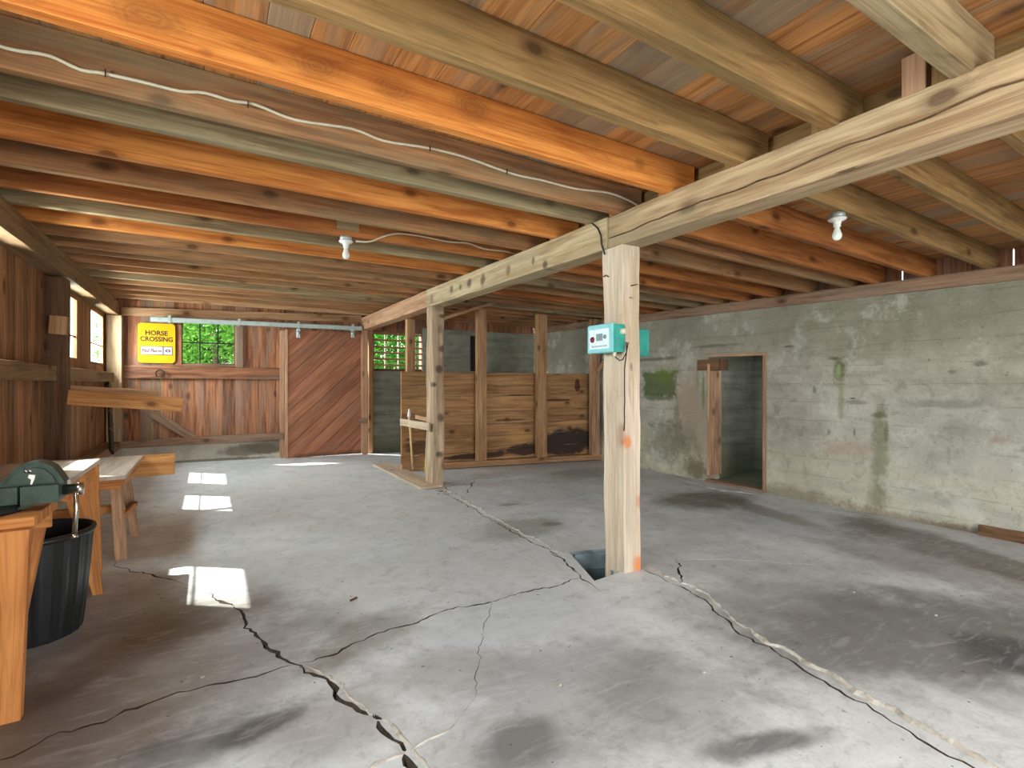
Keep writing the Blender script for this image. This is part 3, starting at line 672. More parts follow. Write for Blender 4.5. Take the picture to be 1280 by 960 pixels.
# sliding door of diagonal boards
da = onY(357, 573, YF - .12); dbp = onY(453, 570, YF - .12); dz1 = onY(400, 414, YF - .12).z
DY = (YF - .12) * H
door = thing('door_1', (da.x, DY, 0), 'large sliding barn door of diagonal reddish-brown boards', 'door'); door['kind'] = 'structure'; del door['category']
dx0, dx1, dz0 = da.x, dbp.x, .026
mb = MB(); s_ = .95; wv = .165       # boards rise to the right
def clip(poly, nx_, nz_, d_):
    outp = []
    for i in range(len(poly)):
        a, b = poly[i], poly[(i + 1) % len(poly)]; fa = a[0] * nx_ + a[1] * nz_ - d_; fb_ = b[0] * nx_ + b[1] * nz_ - d_
        if fa <= 0: outp.append(a)
        if (fa < 0 < fb_) or (fb_ < 0 < fa): t = fa / (fa - fb_); outp.append((a[0] + (b[0] - a[0]) * t, a[1] + (b[1] - a[1]) * t))
    return outp
ang = math.atan(s_); nxn, nzn = -math.sin(ang), math.cos(ang); dn0 = dx1 * nxn + dz0 * nzn; dn1 = dx0 * nxn + dz1 * nzn
k = dn0
while k < dn1:
    wv = random.uniform(.19, .27)
    poly = clip([(dx0, dz0), (dx1, dz0), (dx1, dz1), (dx0, dz1)], nxn, nzn, k + wv - .006)
    poly = clip(poly, -nxn, -nzn, -(k + .001)) if len(poly) > 2 else []
    if len(poly) > 2:
        pid = random.random(); fr = [Vector((p[0], DY, p[1])) for p in poly]; bk = [Vector((p[0], DY + .03, p[1])) for p in poly]
        uvf = [(p[0] * math.cos(ang) + p[1] * math.sin(ang), p[0] * nxn + p[1] * nzn) for p in poly]
        mb.face(fr, uvf, pid); mb.face(bk[::-1], uvf[::-1], pid)
        for i in range(len(fr)): j = (i + 1) % len(fr); mb.face([fr[j], fr[i], bk[i], bk[j]], [(0, 0), (.1, 0), (.1, .03), (0, .03)], pid)
    k += wv
mb.build('board_panel', M['door'], parent=door)
mb = MB(); mb.box((dx0 + .002, DY + .031, dz0 + .002), (dx1 - .002, DY + .045, dz1 - .002)); mb.build('light_block_panel', M['dark_post'], parent=door)  # unseen sheet added to stop daylight through the board gaps
mb = MB()
for (a, b) in (((dx0 - .01, dz0 - .02), (dx0 + .035, dz1)), ((dx1 - .03, dz0), (dx1, dz1 - .02))): mb.box((a[0], DY - .012, a[1]), (b[0], DY - .001, b[1]))
mb.build('edge_strip', M['girder_pink'], parent=door)
mb = MB()
for i in range(46):      # ragged rotten foot of the boards
    x_ = dx0 + .12 + (dx1 - dx0 - .14) * i / 46; h_ = .05 + .06 * abs(noise.noise(Vector((x_ * 5, 0, 0)))) + .05 * random.random()
    mb.beam((x_, DY - .004, dz0 - .02), (x_ + .05, DY - .004, dz0 + h_ * .8), .018, .006, (0, 1, 0), w1=.004)
mb.build('rotten_edge', M['dark_post'], parent=door)
for px in (373, 441):
    mb = MB(); c = onY(px, 418, YF - .16); y__ = c.y
    mb.box((c.x - .03, y__ - .02, c.z - .06), (c.x + .03, y__ + .02, c.z + .10), ch=.004); mb.lathe((c.x, y__ - .03, c.z + .02), [(0, 0), (.035, 0), (.035, .03), (0, .03)], (0, 1, 0), 14); mb.tube([(c.x, y__, c.z + .05), (c.x, y__, c.z + .15)], .012)
    mb.build('door_hanger', M['steel'], parent=door)
# track
tr0 = onY(188, 398.5, YF - .17); tr1 = onY(452.5, 410.5, YF - .17)
tk = thing('door_track', tr0, 'long galvanised steel sliding-door track across the back wall', 'door track')
mb = MB(); zt = (tr0.z + tr1.z) / 2
mb.beam((tr0.x, tr0.y, tr0.z), (tr1.x, tr1.y, tr1.z), .05, .085, n=4, ch=.015); mb.build('rail', M['steel'], parent=tk)
for px in (212, 299, 373, 441):
    mb = MB(); c = onY(px, 398, YF - .17); t_ = (c.x - tr0.x) / (tr1.x - tr0.x); z_ = tr0.z + (tr1.z - tr0.z) * t_
    mb.box((c.x - .02, c.y - .03, z_ - .045), (c.x + .02, c.y + .16, z_ + .065), ch=.004); mb.build('bracket', M['steel'], parent=tk)
# trim posts around the door
def vboard(name, pxa, pxb, pya, pyb, Y, th, m, label, cat):
    a = onY(pxa, pya, Y); b = onY(pxb, pyb, Y); mb = MB(); c = (a.x + b.x) / 2
    mb.beam((c, Y * H + th / 2, max(b.z, flz(c) + .0)), (c, Y * H + th / 2, a.z), b.x - a.x, th, (0, 1, 0), n=8, amp=.003)
    return mb.build(name, m, label=label, cat=cat)
vboard('door_trim_board', 350, 357, 413, 575, YF - .06, .06, M['girder_pink'], 'pale upright trim board on the left edge of the sliding door', 'trim board')
vboard('door_stop_post', 453, 459.5, 413, 570, YF - .14, .05, M['girder_pink'], 'narrow upright board right of the sliding door carrying the latch block', 'post')
vboard('door_frame_post', 461, 466.5, 412, 570, YF - .06, .09, M['stud'], 'upright frame post between the sliding door and the slatted window', 'post')
mb = MB(); a = onY(448, 523, YF - .18); b = onY(459, 528.5, YF - .18); mb.box((a.x, a.y - .03, b.z), (b.x, a.y + .03, a.z)); mb.build('latch_block', M['sill'], label='small wooden latch block beside the sliding door', cat='latch')
# sign
sa = onY(172, 403, YF - .05); sb = onY(219, 454, YF - .05); SY = sa.y
sign = thing('road_sign', ((sa.x + sb.x) / 2, SY, sb.z), 'yellow sign reading HORSE CROSSING on the back wall', 'sign')
def rrect(mb, x0_, x1_, z0_, z1_, r, y_, th, m=0, seg=6):
    pts = []
    for cx, cz_, a0 in ((x1_ - r, z1_ - r, 0), (x0_ + r, z1_ - r, 90), (x0_ + r, z0_ + r, 180), (x1_ - r, z0_ + r, 270)):
        for k in range(seg + 1): a = R(a0 + 90 * k / seg); pts.append((cx + r * math.cos(a), cz_ + r * math.sin(a)))
    mb.grid([[(p[0], y_ + th, p[1]) for p in pts], [(p[0], y_, p[1]) for p in pts]], m=m, smooth=False)
mb = MB(); rrect(mb, sa.x, sb.x, sb.z, sa.z, .05, SY, .006); mb.build('sign_plate', M['yellow'], parent=sign)
def text(name, s_, cx, cz_, y_, width, height, m, parent, shear=0.0, bold=.0):
    cu = bpy.data.curves.new(name, 'FONT'); cu.body = s_; cu.align_x = 'CENTER'; cu.align_y = 'CENTER'; cu.size = 1; cu.extrude = .02; cu.offset = bold; cu.shear = shear; cu.resolution_u = 3
    t = bpy.data.objects.new(name, cu); sc.collection.objects.link(t); bpy.context.view_layer.update()
    me = bpy.data.meshes.new_from_object(t); bpy.data.objects.remove(t)
    xs = [v.co.x for v in me.vertices]; ys = [v.co.y for v in me.vertices]; mx = (min(xs) + max(xs)) / 2; my = (min(ys) + max(ys)) / 2
    kx = width / (max(xs) - min(xs)); ky = height / (max(ys) - min(ys)); O = Vector(parent['o'])
    for v in me.vertices: v.co = Vector(((v.co.x - mx) * kx + cx, y_ - (v.co.z + .02) * .03, (v.co.y - my) * ky + cz_)) - O
    me.materials.clear(); me.materials.append(m); o = bpy.data.objects.new(name, me); sc.collection.objects.link(o); o.parent = parent; return o
sw = sb.x - sa.x; sh = sa.z - sb.z; scx = (sa.x + sb.x) / 2
text('sign_word', 'HORSE', scx, sa.z - sh * .245, SY - .001, sw * .60, sh * .125, M['black'], sign, bold=.03)
text('sign_word', 'CROSSING', scx, sa.z - sh * .40, SY - .001, sw * .87, sh * .125, M['black'], sign, bold=.03)
mb = MB(); mb.box((sa.x + sw * .07, SY - .003, sb.z + sh * .20), (sa.x + sw * .93, SY - .0005, sb.z + sh * .42), ch=.0003); mb.build('sticker_border', M['navy'], parent=sign)
mb = MB(); mb.box((sa.x + sw * .09, SY - .005, sb.z + sh * .215), (sa.x + sw * .66, SY - .003, sb.z + sh * .405), ch=.0003); mb.box((sa.x + sw * .69, SY - .005, sb.z + sh * .215), (sa.x + sw * .915, SY - .003, sb.z + sh * .405), ch=.0003)
stk = mb.build('sticker', M['sticker'], parent=sign)
text('sticker_lettering', 'Paul Floros', sa.x + sw * .375, sb.z + sh * .31, SY - .0055, sw * .52, sh * .085, M['maroon'], stk, shear=.15, bold=.03)
mb = MB(); cx_, cz_ = sa.x + sw * .80, sb.z + sh * .31
mb.grid([[(cx_ + .038 * k_ * math.cos(a), SY - .007, cz_ + .024 * k_ * math.sin(a)) for a in [2 * math.pi * i / 20 for i in range(20)]] for k_ in (1, .45)], caps=False); mb.build('oval_emblem', M['maroon'], parent=stk)
# horseshoe on the rail
mb = MB(); c = onY(200, 467, YF - .09); mb.tube([(c.x + .055 * math.cos(a), c.y, c.z + .06 * math.sin(a)) for a in [R(-50 + 280 * i / 18) for i in range(19)]], .011)
mb.build('horseshoe', M['iron'], label='rusty horseshoe hanging on the rail below the yellow sign', cat='horseshoe')

# ------------------------------------------------------------------ left wall
lw = [(-2.0, -1.4), (-.6, 0.0), (.9, 1.5), (3.27, 3.87), (5.22, 5.85), (6.43, 7.14)]  # first three windows are unseen, added to light the near joists
zw_0, zw_1 = (1 + .205) * H, (1 + .758) * H
mb = MB()
planks(mb, 1, YB * H, YF * H + .03, .13, .24, XL * H, .028, lambda y: (zsill0 + .003, (zl(y / H) + JD + 1) * H), [(a * H, b * H, zw_0, zw_1) for a, b in lw], gap=.003)
mb.build('wall_left', M['barn_left'], **STRUCT)
for i, (a, b) in enumerate(lw):
    f = MB(); t = .03; x_ = XL * H - .03
    for (p, q_) in (((a * H, zw_0), (a * H + t, zw_1)), ((b * H - t, zw_0), (b * H, zw_1)), ((a * H + t, zw_0), (b * H - t, zw_0 + t)), ((a * H + t, zw_1 - t), (b * H - t, zw_1))): f.box((x_, p[0], p[1]), (x_ + .04, q_[0], q_[1]))
    o = f.build('window_%d' % (i + 3), M['barn_left'], label='unseen small two-light window in the left wall' if i < 4 else ('left-wall window beside the dark post' if i == 4 else 'left-wall window nearest the back corner'), **STRUCT)
    mb = MB(); zm = zw_0 + .38 * (zw_1 - zw_0); mb.box((x_ + .012, a * H + t, zm - .009), (x_ + .028, b * H - t, zm + .009)); mb.build('muntin', M['barn_left'], parent=o)
    mb = MB(); mb.box((x_ + .006, a * H + t * .5, zw_0 + t * .5), (x_ + .009, b * H - t * .5, zw_1 - t * .5), ch=.0005); mb.build('window_pane', M['glass'], parent=o)
mb = MB(); mb.beam((-.945 * H, YB * H, (1 + .845) * H), (-.945 * H, YF * H - .01, (1 + .865) * H), .135 * H, .155 * H, n=60, amp=.006)
mb.build('wall_plate', M['plate'], label='heavy timber wall plate along the top of the left wall', cat='beam')
for (ya, yb, lab) in ((YB, 4.72, 'horizontal girt on the left wall boards running to the dark post'), (4.92, 7.26, 'dusty horizontal girt under the left-wall windows near the corner')):
    mb = MB(); mb.beam((-.955 * H, ya * H, (1 + .075) * H), (-.955 * H, yb * H, (1 + .075) * H), .08 * H, .105 * H, n=16, amp=.004); mb.build('wall_girt', M['plate'], label=lab, cat='girt')
mb = MB(); mb.box((-1.05 * H, YB * H, -.3), (-.86 * H, YF * H - .04, zsill0), ch=.01); mb.build('trim_3', M['curb'], label='low concrete curb under the left wall', **STRUCT)
mb = MB(); mb.beam((-.935 * H, YB * H, (zsill0 + zsill1) / 2), (-.935 * H, (YF - .06) * H, (zsill0 + zsill1) / 2), .13 * H, zsill1 - zsill0, n=30, amp=.005); mb.build('trim_4', M['plate'], label='timber sill lying on the left curb', **STRUCT)
# posts of the left wall
mb = MB(); mb.beam((-.955 * H, 4.87 * H, zsill1), (-.955 * H, 4.87 * H, (1 + .765) * H), .15 * H, .15 * H, (0, 1, 0), n=20, amp=.005)
mb.build('wall_post', M['dark_post'], label='thick dark brown post against the left wall between the boards and the windows', cat='post')
mb = MB(); mb.beam((-.915 * H, (YF - .08) * H, zsill1), (-.915 * H, (YF - .08) * H, (1 + .78) * H), .14 * H, .13 * H, (0, 1, 0), n=20, amp=.004)
mb.build('corner_post', M['girder'], label='pale grey-brown post in the back left corner', cat='post')
mb = MB(); a = onY(61, 395, 4.76); b = onY(89, 419, 4.76); mb.beam(((a.x + b.x) / 2 - .01, 4.75 * H, b.z), ((a.x + b.x) / 2, 4.75 * H, a.z), b.x - a.x - .03, .09, (0, 1, 0), h1=.10); mb.build('wood_block', M['stud'], label='short pale block nailed high on the dark left-wall post', cat='block')
# saddle rack: two cantilevered boards
r0 = onY(85, 496.5, 4.778); r1 = onY(228, 506, 4.778)
mb = MB(); mb.beam(r0, r1, .04, .145, n=10, amp=.002); mb.build('cantilever_plank', M['plank_new'], label='long orange-brown plank sticking out from the dark left-wall post', cat='plank')
r0 = onY(90, 488, 4.961); r1 = onY(199, 490.5, 4.961); r0.x = -1.0 * H + .02
mb = MB(); mb.beam(r0 + Vector((0, 0, -.0)), r1 + Vector((0, 0, -.04)), .04, .12, n=10, amp=.002); mb.build('cantilever_plank', M['stud'], label='shorter pale plank sticking out just behind the long orange-brown plank', cat='plank')
# leaning dark board with metal bands
lb0 = P(-.80, 6.2, -.655); lb1 = P(-.905, 6.85, -.0)
ln = thing('leaning_board', lb0, 'narrow dark board with bright bands leaning in the back left corner', 'board')
mb = MB(); mb.beam(lb0, lb1, .03, .11, (0, 1, .3), n=6); mb.build('board', M['black'], parent=ln)
for t in (.28, .55, .93):
    mb = MB(); c = lb0.lerp(lb1, t); d = (lb1 - lb0).normalized(); mb.beam(c - d * .012, c + d * .012, .036, .116, (0, 1, .3)); mb.build('metal_band', M['chrome'], parent=ln)
mb = MB(); mb.beam(P(-.845, 6.55, -.655), P(-.905, 7.0, -.02), .025, .13, (0, 1, .3), n=6); mb.build('leaning_board', M['stud'], label='light brown board leaning beside the dark banded board', cat='board')

# unseen wall added behind the camera to hold back sky light, open mid-way
mb = MB()
planks(mb, 0, -1.02 * H, .5, .16, .26, YB * H - .03, .028, lambda x: (-.2, 2.95))
planks(mb, 0, 4.1, 5.05 * H, .16, .26, YB * H - .03, .028, lambda x: (-.2, 2.95))
planks(mb, 0, .5, 4.1, .16, .26, YB * H - .03, .028, lambda x: (2.25, 2.95))
mb.build('wall_front_added', M['barn'], **STRUCT)
# ------------------------------------------------------------------ right wall
RX = XR * H; RX2 = (XR + .2) * H
yd0, yd1 = 3.1 * H, 3.8 * H; zdh = (1 + .316) * H
def zpb(y): return (1 + .697 + .0224 * (y / H)) * H    # underside of plate
mb = MB()
def wallseg(y0_, y1_, za, zbt):
    n_ = max(1, int((y1_ - y0_) / .5))
    for i in range(n_):
        a = y0_ + (y1_ - y0_) * i / n_; b = y0_ + (y1_ - y0_) * (i + 1) / n_
        A = [Vector((RX, a, za(a))), Vector((RX, b, za(b))), Vector((RX2, b, za(b))), Vector((RX2, a, za(a)))]
        T = [Vector((RX, a, zbt(a))), Vector((RX, b, zbt(b))), Vector((RX2, b, zbt(b))), Vector((RX2, a, zbt(a)))]
        for q_ in ((0, 1, 5, 4), (2, 3, 7, 6), (4, 5, 6, 7)): mb.face([(A + T)[k] for k in q_][::-1])
    for yy, fl_ in ((y0_, 0), (y1_, 1)):
        q_ = [Vector((RX, yy, za(yy))), Vector((RX2, yy, za(yy))), Vector((RX2, yy, zbt(yy))), Vector((RX, yy, zbt(yy)))]
        mb.face(q_ if fl_ else q_[::-1])
wallseg(YB * H, yd0, lambda y: -.4, zpb); wallseg(yd1, YF * H + .1, lambda y: -.4, zpb); wallseg(yd0, yd1, lambda y: zdh, zpb)
mb.face([(RX, yd0, zdh), (RX, yd1, zdh), (RX2, yd1, zdh), (RX2, yd0, zdh)])
wr = mb.build('wall_right', M['wall_r'], **STRUCT)
mb = MB(); mb.beam((RX + .07, YB * H, zpb(YB * H) + .07), (RX + .07, YF * H - .02, zpb(YF * H) + .07), .2, .14, n=60, amp=.006); mb.build('wall_plate', M['sill'], label='brown timber plate along the top of the right concrete wall', cat='beam')
mb = MB()
ga, gb = onX(1268, 330, XR + .15).y, onX(1129, 345, XR + .15).y
for s0_, s1_ in ((YB * H, ga - .006), (ga + .006, gb - .007), (gb + .007, YF * H)): planks(mb, 1, s0_, s1_, .14, .24, RX + .2, .028, lambda y: (zpb(y) + .1, (zr(y / H) + JD + 1) * H + .02), gap=.003)
mb.build('wall_right_upper', M['barn'], label='boards closing the gap above the right wall plate', **STRUCT)
# doorway lining
fr = MB()
z0_ = flz(RX) - .02
dfr = thing('door_2', (RX, (yd0 + yd1) / 2, z0_), 'doorway frame in the right concrete wall', 'doorway'); dfr['kind'] = 'structure'; del dfr['category']
mb = MB(); mb.beam((RX + .12, yd1 - .02, z0_ + .12), (RX + .12, yd1 - .02, zdh - .12), .28, .045, (0, 1, 0), n=6, amp=.003); mb.build('jamb', M['jamb'], parent=dfr)
mb = MB(); mb.beam((RX + .02, yd0 + .02, z0_), (RX + .02, yd0 + .02, zdh - .0), .08, .045, (0, 1, 0), n=6, amp=.003); mb.build('jamb', M['jamb'], parent=dfr)
mb = MB(); mb.beam((RX + .0, yd0 + .0, zdh - .015), (RX + .0, yd1 + .0, zdh - .0), .05, .035, n=14, amp=.008); mb.build('head_casing', M['jamb'], parent=dfr, label='splintered pale head casing')
mb = MB(); a = onX(872, 450, XR); b = onX(903, 462.5, XR); mb.box((RX - .012, a.y, b.z), (RX + .2, b.y + .05, a.z), ch=.006); mb.build('lintel', M['dark_post'], parent=dfr)
mb = MB(); mb.beam((RX + .03, yd0 - .0, z0_ + .02), (RX + .03, yd1 + .02, z0_ + .025), .12, .07, n=12, amp=.01); mb.build('threshold', M['sill'], parent=dfr)
# passage behind the doorway
mb = MB(); X5, X6 = (XR + .2) * H, 5.75 * H; zf = flz(RX) - .01
mb.face([(X5, yd1 + .0, -.4), (X6, yd1 + .06, -.4), (X6, yd1 + .06, 2.2), (X5, yd1 + .0, 2.2)])
mb.face([(X6, yd1 + .06, -.4), (X6, yd0 - 1.2, -.4), (X6, yd0 - 1.2, 2.2), (X6, yd1 + .06, 2.2)])
mb.face([(X6, yd0 - 1.2, -.4), (X5, yd0 - 1.2, -.4), (X5, yd0 - 1.2, 1.55), (X6, yd0 - 1.2, 1.55)])  # unseen end wall cut low to let daylight into the passage
mb.face([(X5, yd0 - 1.2, 2.2), (X5, yd1 + .06, 2.2), (X6, yd1 + .06, 2.2), (X6, yd0 - 1.2, 2.2)])
mb.face([(RX + .05, yd1, zf), (RX + .05, yd0, zf), (X5, yd0 - 1.2, zf + .03), (X6, yd0 - 1.2, zf + .10), (X6, yd1 + .06, zf + .10), (X5, yd1, zf + .03)][::-1])
mb.build('wall_passage', M['wall_f'], label='concrete side passage seen through the doorway', **STRUCT)
mb = MB(); a = onX(1224, 668, XR - .03); b = onX(1290, 684, XR - .03)
mb.beam((a.x, a.y, flz(a.x) + .05), (b.x, b.y - .3, flz(b.x) + .05), .04, .11, n=14, amp=.012); mb.build('rotten_board', M['dark_post'], label='rotten reddish board lying along the foot of the right wall', cat='board')

# ------------------------------------------------------------------ ceiling deck
mb = MB(); x = -1.03
while x < 5.05:
    wv = random.uniform(.115, .165); xe = min(x + wv, 5.06); pid = random.random(); ys = [YB + (YF + .02 - YB) * i / 12 for i in range(13)]
    rings = []
    for y in ys:
        za = (hb(min(x, 4.9), y) + JD + 1) * H; zb_ = (hb(min(xe, 4.9), y) + JD + 1) * H; g_ = .003
        rings.append([(x * H, y * H, za + .04), (x * H, y * H, za + .004), (x * H + g_, y * H, za), (xe * H - g_, y * H, zb_), (xe * H, y * H, zb_ + .004), (xe * H, y * H, zb_ + .04)])
    mb.grid(rings, pid=pid, smooth=False, ucoord=[y * H for y in ys]); x = xe
mb.build('ceiling', M['deck'], label='plank deck overhead', **STRUCT)
# girders
def girder(ya, yb, m, label, xo=0.0, dz=0.0):
    mb = MB(); za = (1 + gt(ya) - .0875) * H; zb_ = (1 + gt(yb) - .0875) * H
    mb.beam(((1.953 + xo) * H, ya * H, za), ((1.953 + xo) * H, yb * H, zb_), .137 * H, .175 * H, n=40, amp=.006, ch=.006)
    return mb.build('girder', m, origin=Vector((0, 0, 0)), label=label, cat='beam')
g1 = girder(YB, 2.13, M['girder'], 'near girder timber with a long drying crack, over the front post', xo=.006)
g2 = girder(2.135, 4.82, M['girder_mid'], 'middle girder timber with dark knots between the two posts', xo=-.004)
g3 = girder(4.825, YF - .02, M['girder_pink'], 'far pinkish girder timber running from the second post to the back wall')
mb = MB(); pts = [(758 + 4, 298), (800, 283), (850, 262), (905, 242), (960, 222), (1010, 203), (1060, 181), (1110, 165), (1170, 142), (1240, 112), (1300, 92)]
Xg = 1.884 ; line = [onX(px, py, Xg) for px, py in pts]; q2 = []
for a, b in zip(line[:-1], line[1:]):
    for k in range(4): c = a.lerp(b, k / 4); c.z += .012 * noise.noise(c * 7); q2.append(c)
for a, b in zip(q2[:-1], q2[1:]):
    t_ = .004; mb.beam(a, b, .010, .007)
mb.build('drying_crack', M['dark_post'], parent=g1)
# backing board above the girder between joists
mb = MB(); mb.beam((2.10 * H, YB * H, (1 + gt(0) + .115) * H), (2.10 * H, 7.3 * H, (1 + gt(7) + .115) * H), .035, .09, n=10, amp=.004)
mb.build('backing_board', M['joist_olive'], label='dark greenish board above the girder behind the joist ends', cat='board')

# ------------------------------------------------------------------ joists
ordn = ['first', 'second', 'third', 'fourth', 'fifth', 'sixth', 'seventh', 'eighth', 'ninth', 'tenth', 'eleventh', 'twelfth', 'thirteenth', 'fourteenth', 'fifteenth', 'sixteenth', 'seventeenth', 'eighteenth', 'nineteenth', 'twentieth', 'twenty-first', 'twenty-second']
J = [(.575, 'grey', .055), (.94, 'olive', .05), (1.30, 'olive', .055), (1.685, 'orange', .045), (2.045, 'brown', .04), (2.255, 'grey', .04), (2.61, 'orange', .04), (2.95, 'brown', .04), (3.285, 'deep', .04), (3.57, 'grey', .04),
     (3.90, 'orange', .04), (4.215, 'brown', .04), (4.54, 'brown', .04), (4.72, 'brown', .038), (5.05, 'brown', .04), (5.34, 'brown', .04), (5.71, 'grey', .04), (6.0, 'brown', .04), (6.35, 'brown', .04), (6.68, 'brown', .04), (7.02, 'stud', .04)]
cn = {'grey': 'weathered grey', 'olive': 'olive-brown', 'orange': 'bright orange', 'brown': 'dull brown', 'deep': 'deep orange', 'stud': 'tan'}
def joist(xa, xb, y, wid, m, label, group):
    mb = MB(); za = (1 + hb(xa, y) + JD / 2) * H; zb_ = (1 + hb(xb, y) + JD / 2) * H
    mb.beam((xa * H, (y + wid / 2) * H, za), (xb * H, (y + wid / 2) * H, zb_), wid * H, JD * H - .002, n=16, amp=.003, ch=.004)
    return mb.build('ceiling_joist', m, origin=Vector((0, 0, 0)) if m is M['joist_big'] else None, label=label, cat='joist', group=group)
JM = {k: M['joist_' + k] for k in ('grey', 'olive', 'orange', 'brown', 'deep')}; JM['stud'] = M['stud']
JO = []
for i, (y, c, wd) in enumerate(J):
    JO.append(joist(-.97, 2.055 + random.uniform(-.01, .01), y, wd, M['joist_big'] if i == 3 else JM[c], '%s ceiling joist left of the girder, %s from the camera' % (cn[c], ordn[i]), 'joists left of the girder'))
RC = ['olive', 'olive', 'olive', 'deep', 'deep', 'brown', 'brown', 'deep', 'deep', 'brown', 'grey', 'brown', 'deep', 'brown', 'brown', 'grey', 'brown', 'brown', 'brown', 'brown', 'brown']
for i, (y, c, wd) in enumerate(J):
    c = RC[i]; joist(1.90, 4.96, y + wd + .006, .042, JM[c], '%s ceiling joist right of the girder, %s from the camera' % (cn[c], ordn[i]), 'joists right of the girder')
# short blocks
mb = MB(); c = onX(1182, 78, 2.0); mb.box((1.92 * H, .70 * H, (1 + gt(1) + .002) * H), (2.02 * H, .765 * H, (1 + gt(1) + .14) * H)); mb.build('packing_block', M['girder_pink'], label='short reddish packing block on top of the near girder', cat='block')

# ------------------------------------------------------------------ posts
pst = MB(); pst.beam((1.952 * H, 2.085 * H, flz(1.95 * H) - .12), (1.944 * H, 2.09 * H, (1 + gt(2.08) - .178) * H), .118 * H, .165 * H, (0, 1, 0), n=44, amp=.010, ch=.008, w1=.120 * H)
pst.build('post', M['post_near'], origin=Vector((0, 0, 0)), label='pale square post in the foreground standing beside the floor pit', cat='post')
pst = MB(); pst.beam((1.945 * H, 4.76 * H, flz(1.95 * H) - .0), (1.95 * H, 4.76 * H, (1 + gt(4.76) - .178) * H), .125 * H, .17 * H, (0, 1, 0), n=50, amp=.018, ch=.008)
pst.build('post', M['post_far'], origin=Vector((0, 0, 0)), label='second post from the camera, knotty with a wavy edge', cat='post')
# footing block in the pit mouth
mb = MB(); mb.beam(fl(757, 724) + Vector((0, 0, -.06)), fl(790, 716) + Vector((0, 0, -.05)), .08, .1, amp=.01, n=4); mb.build('footing_block', M['mortar'], label='pale footing block under the front post at the pit', cat='block')

# ------------------------------------------------------------------ stall partition
PY = 5.7
pa = onY(516, 465, PY); pb_ = onY(741, 467, PY)
zs = [(1 + .145) * H]
mb = MB(); zc = flz(3 * H) + .02
zt = (1 + .147) * H; n_ = 7; hs = [random.uniform(.17, .25) for _ in range(n_)]; k = (zt - zc) / sum(hs); z = zc
x0_, x1_ = 1.93 * H, onY(746, 500, PY).x
for h_ in hs:
    mb.beam((x0_, PY * H + .07, z + h_ * k / 2), (x1_, PY * H + .07, z + h_ * k / 2 + .0), .035, h_ * k - .005, n=24, amp=.004, ch=.004); z += h_ * k
part = mb.build('stall_partition', M['partition'], origin=Vector((0, 0, 0)), label='partition of wide horizontal boards stained dark at lower right', cat='partition')
def stud(px0, px1, Y, pytop, m, label, wth=.09, top=None, bot=None, name='stall_stud'):
    a = onY(px0, 480, Y); b = onY(px1, 480, Y); c = (a.x + b.x) / 2; mb = MB(); zt_ = top if top is not None else onY(px0, pytop, Y).z
    mb.beam((c, Y * H + wth / 2, flz(c) + (.112 if bot is None else bot)), (c, Y * H + wth / 2, zt_), b.x - a.x, wth, (0, 1, 0), n=14, amp=.002)
    return mb.build(name, m, label=label, cat='stud')
stud(509, 519, 5.78, 395, M['stud'], 'stall stud at the left end of the partition under the girder', top=(1 + gt(5.7) - .178) * H)
stud(597, 608.5, 5.62, 382, M['stud'], 'stall stud in the middle-left of the board partition', top=(1 + hb(2.7, 5.62) - .0) * H)
stud(672, 684, 5.62, 389, M['stud'], 'stall stud in the middle-right of the board partition', top=(1 + hb(3.4, 5.62) - .0) * H)
stud(740, 750, 5.60, 395, M['jamb'], 'stall stud at the right end of the partition carrying the diagonal brace', top=(1 + hb(4.2, 5.6)) * H)
mb = MB(); mb.beam((1.9 * H, 5.66 * H, flz(1.9 * H) + .05), (onY(753, 500, 5.66).x, 5.66 * H, flz(4.3 * H) + .05), .13, .10, n=24, amp=.007); mb.build('sole_plate', M['stud'], label='timber sole plate along the foot of the board partition', cat='beam')
mb = MB(); mb.beam(onY(746, 464, 5.585), onY(761, 444, 5.585), .08, .045, (0, 1, 0)); mb.build('knee_brace', M['jamb'], label='short diagonal knee brace at the right end of the partition', cat='brace')
mb = MB(); mb.beam(onY(552, 399, 5.2), onY(640, 371, 5.2) + Vector((0, .1, 0)), .05, .09, (0, 1, 0), n=3); mb.build('sloping_brace', M['stud'], label='sloping brace from the second post up to the joists on the right', cat='brace')
mb = MB(); mb.beam((1.83 * H, 4.55 * H, flz(1.8 * H) + .018), (1.83 * H, 6.2 * H, flz(1.8 * H) + .018), .30, .03, n=10, amp=.004); mb.build('floor_board', M['post'], label='pale board lying on the slab beside the second post', cat='board')
# black strip standing in for the shade of a recess in the masonry
mb = MB(); a = onY(588, 420, YF - .03); b = onY(597, 464, YF - .03); mb.beam(((a.x + b.x) / 2, a.y, b.z), ((a.x + b.x) / 2, a.y, a.z), b.x - a.x, .03, (0, 1, 0)); mb.build('recess_shade', M['black'], label='narrow black strip standing in for a shaded recess in the back concrete wall', cat='recess')
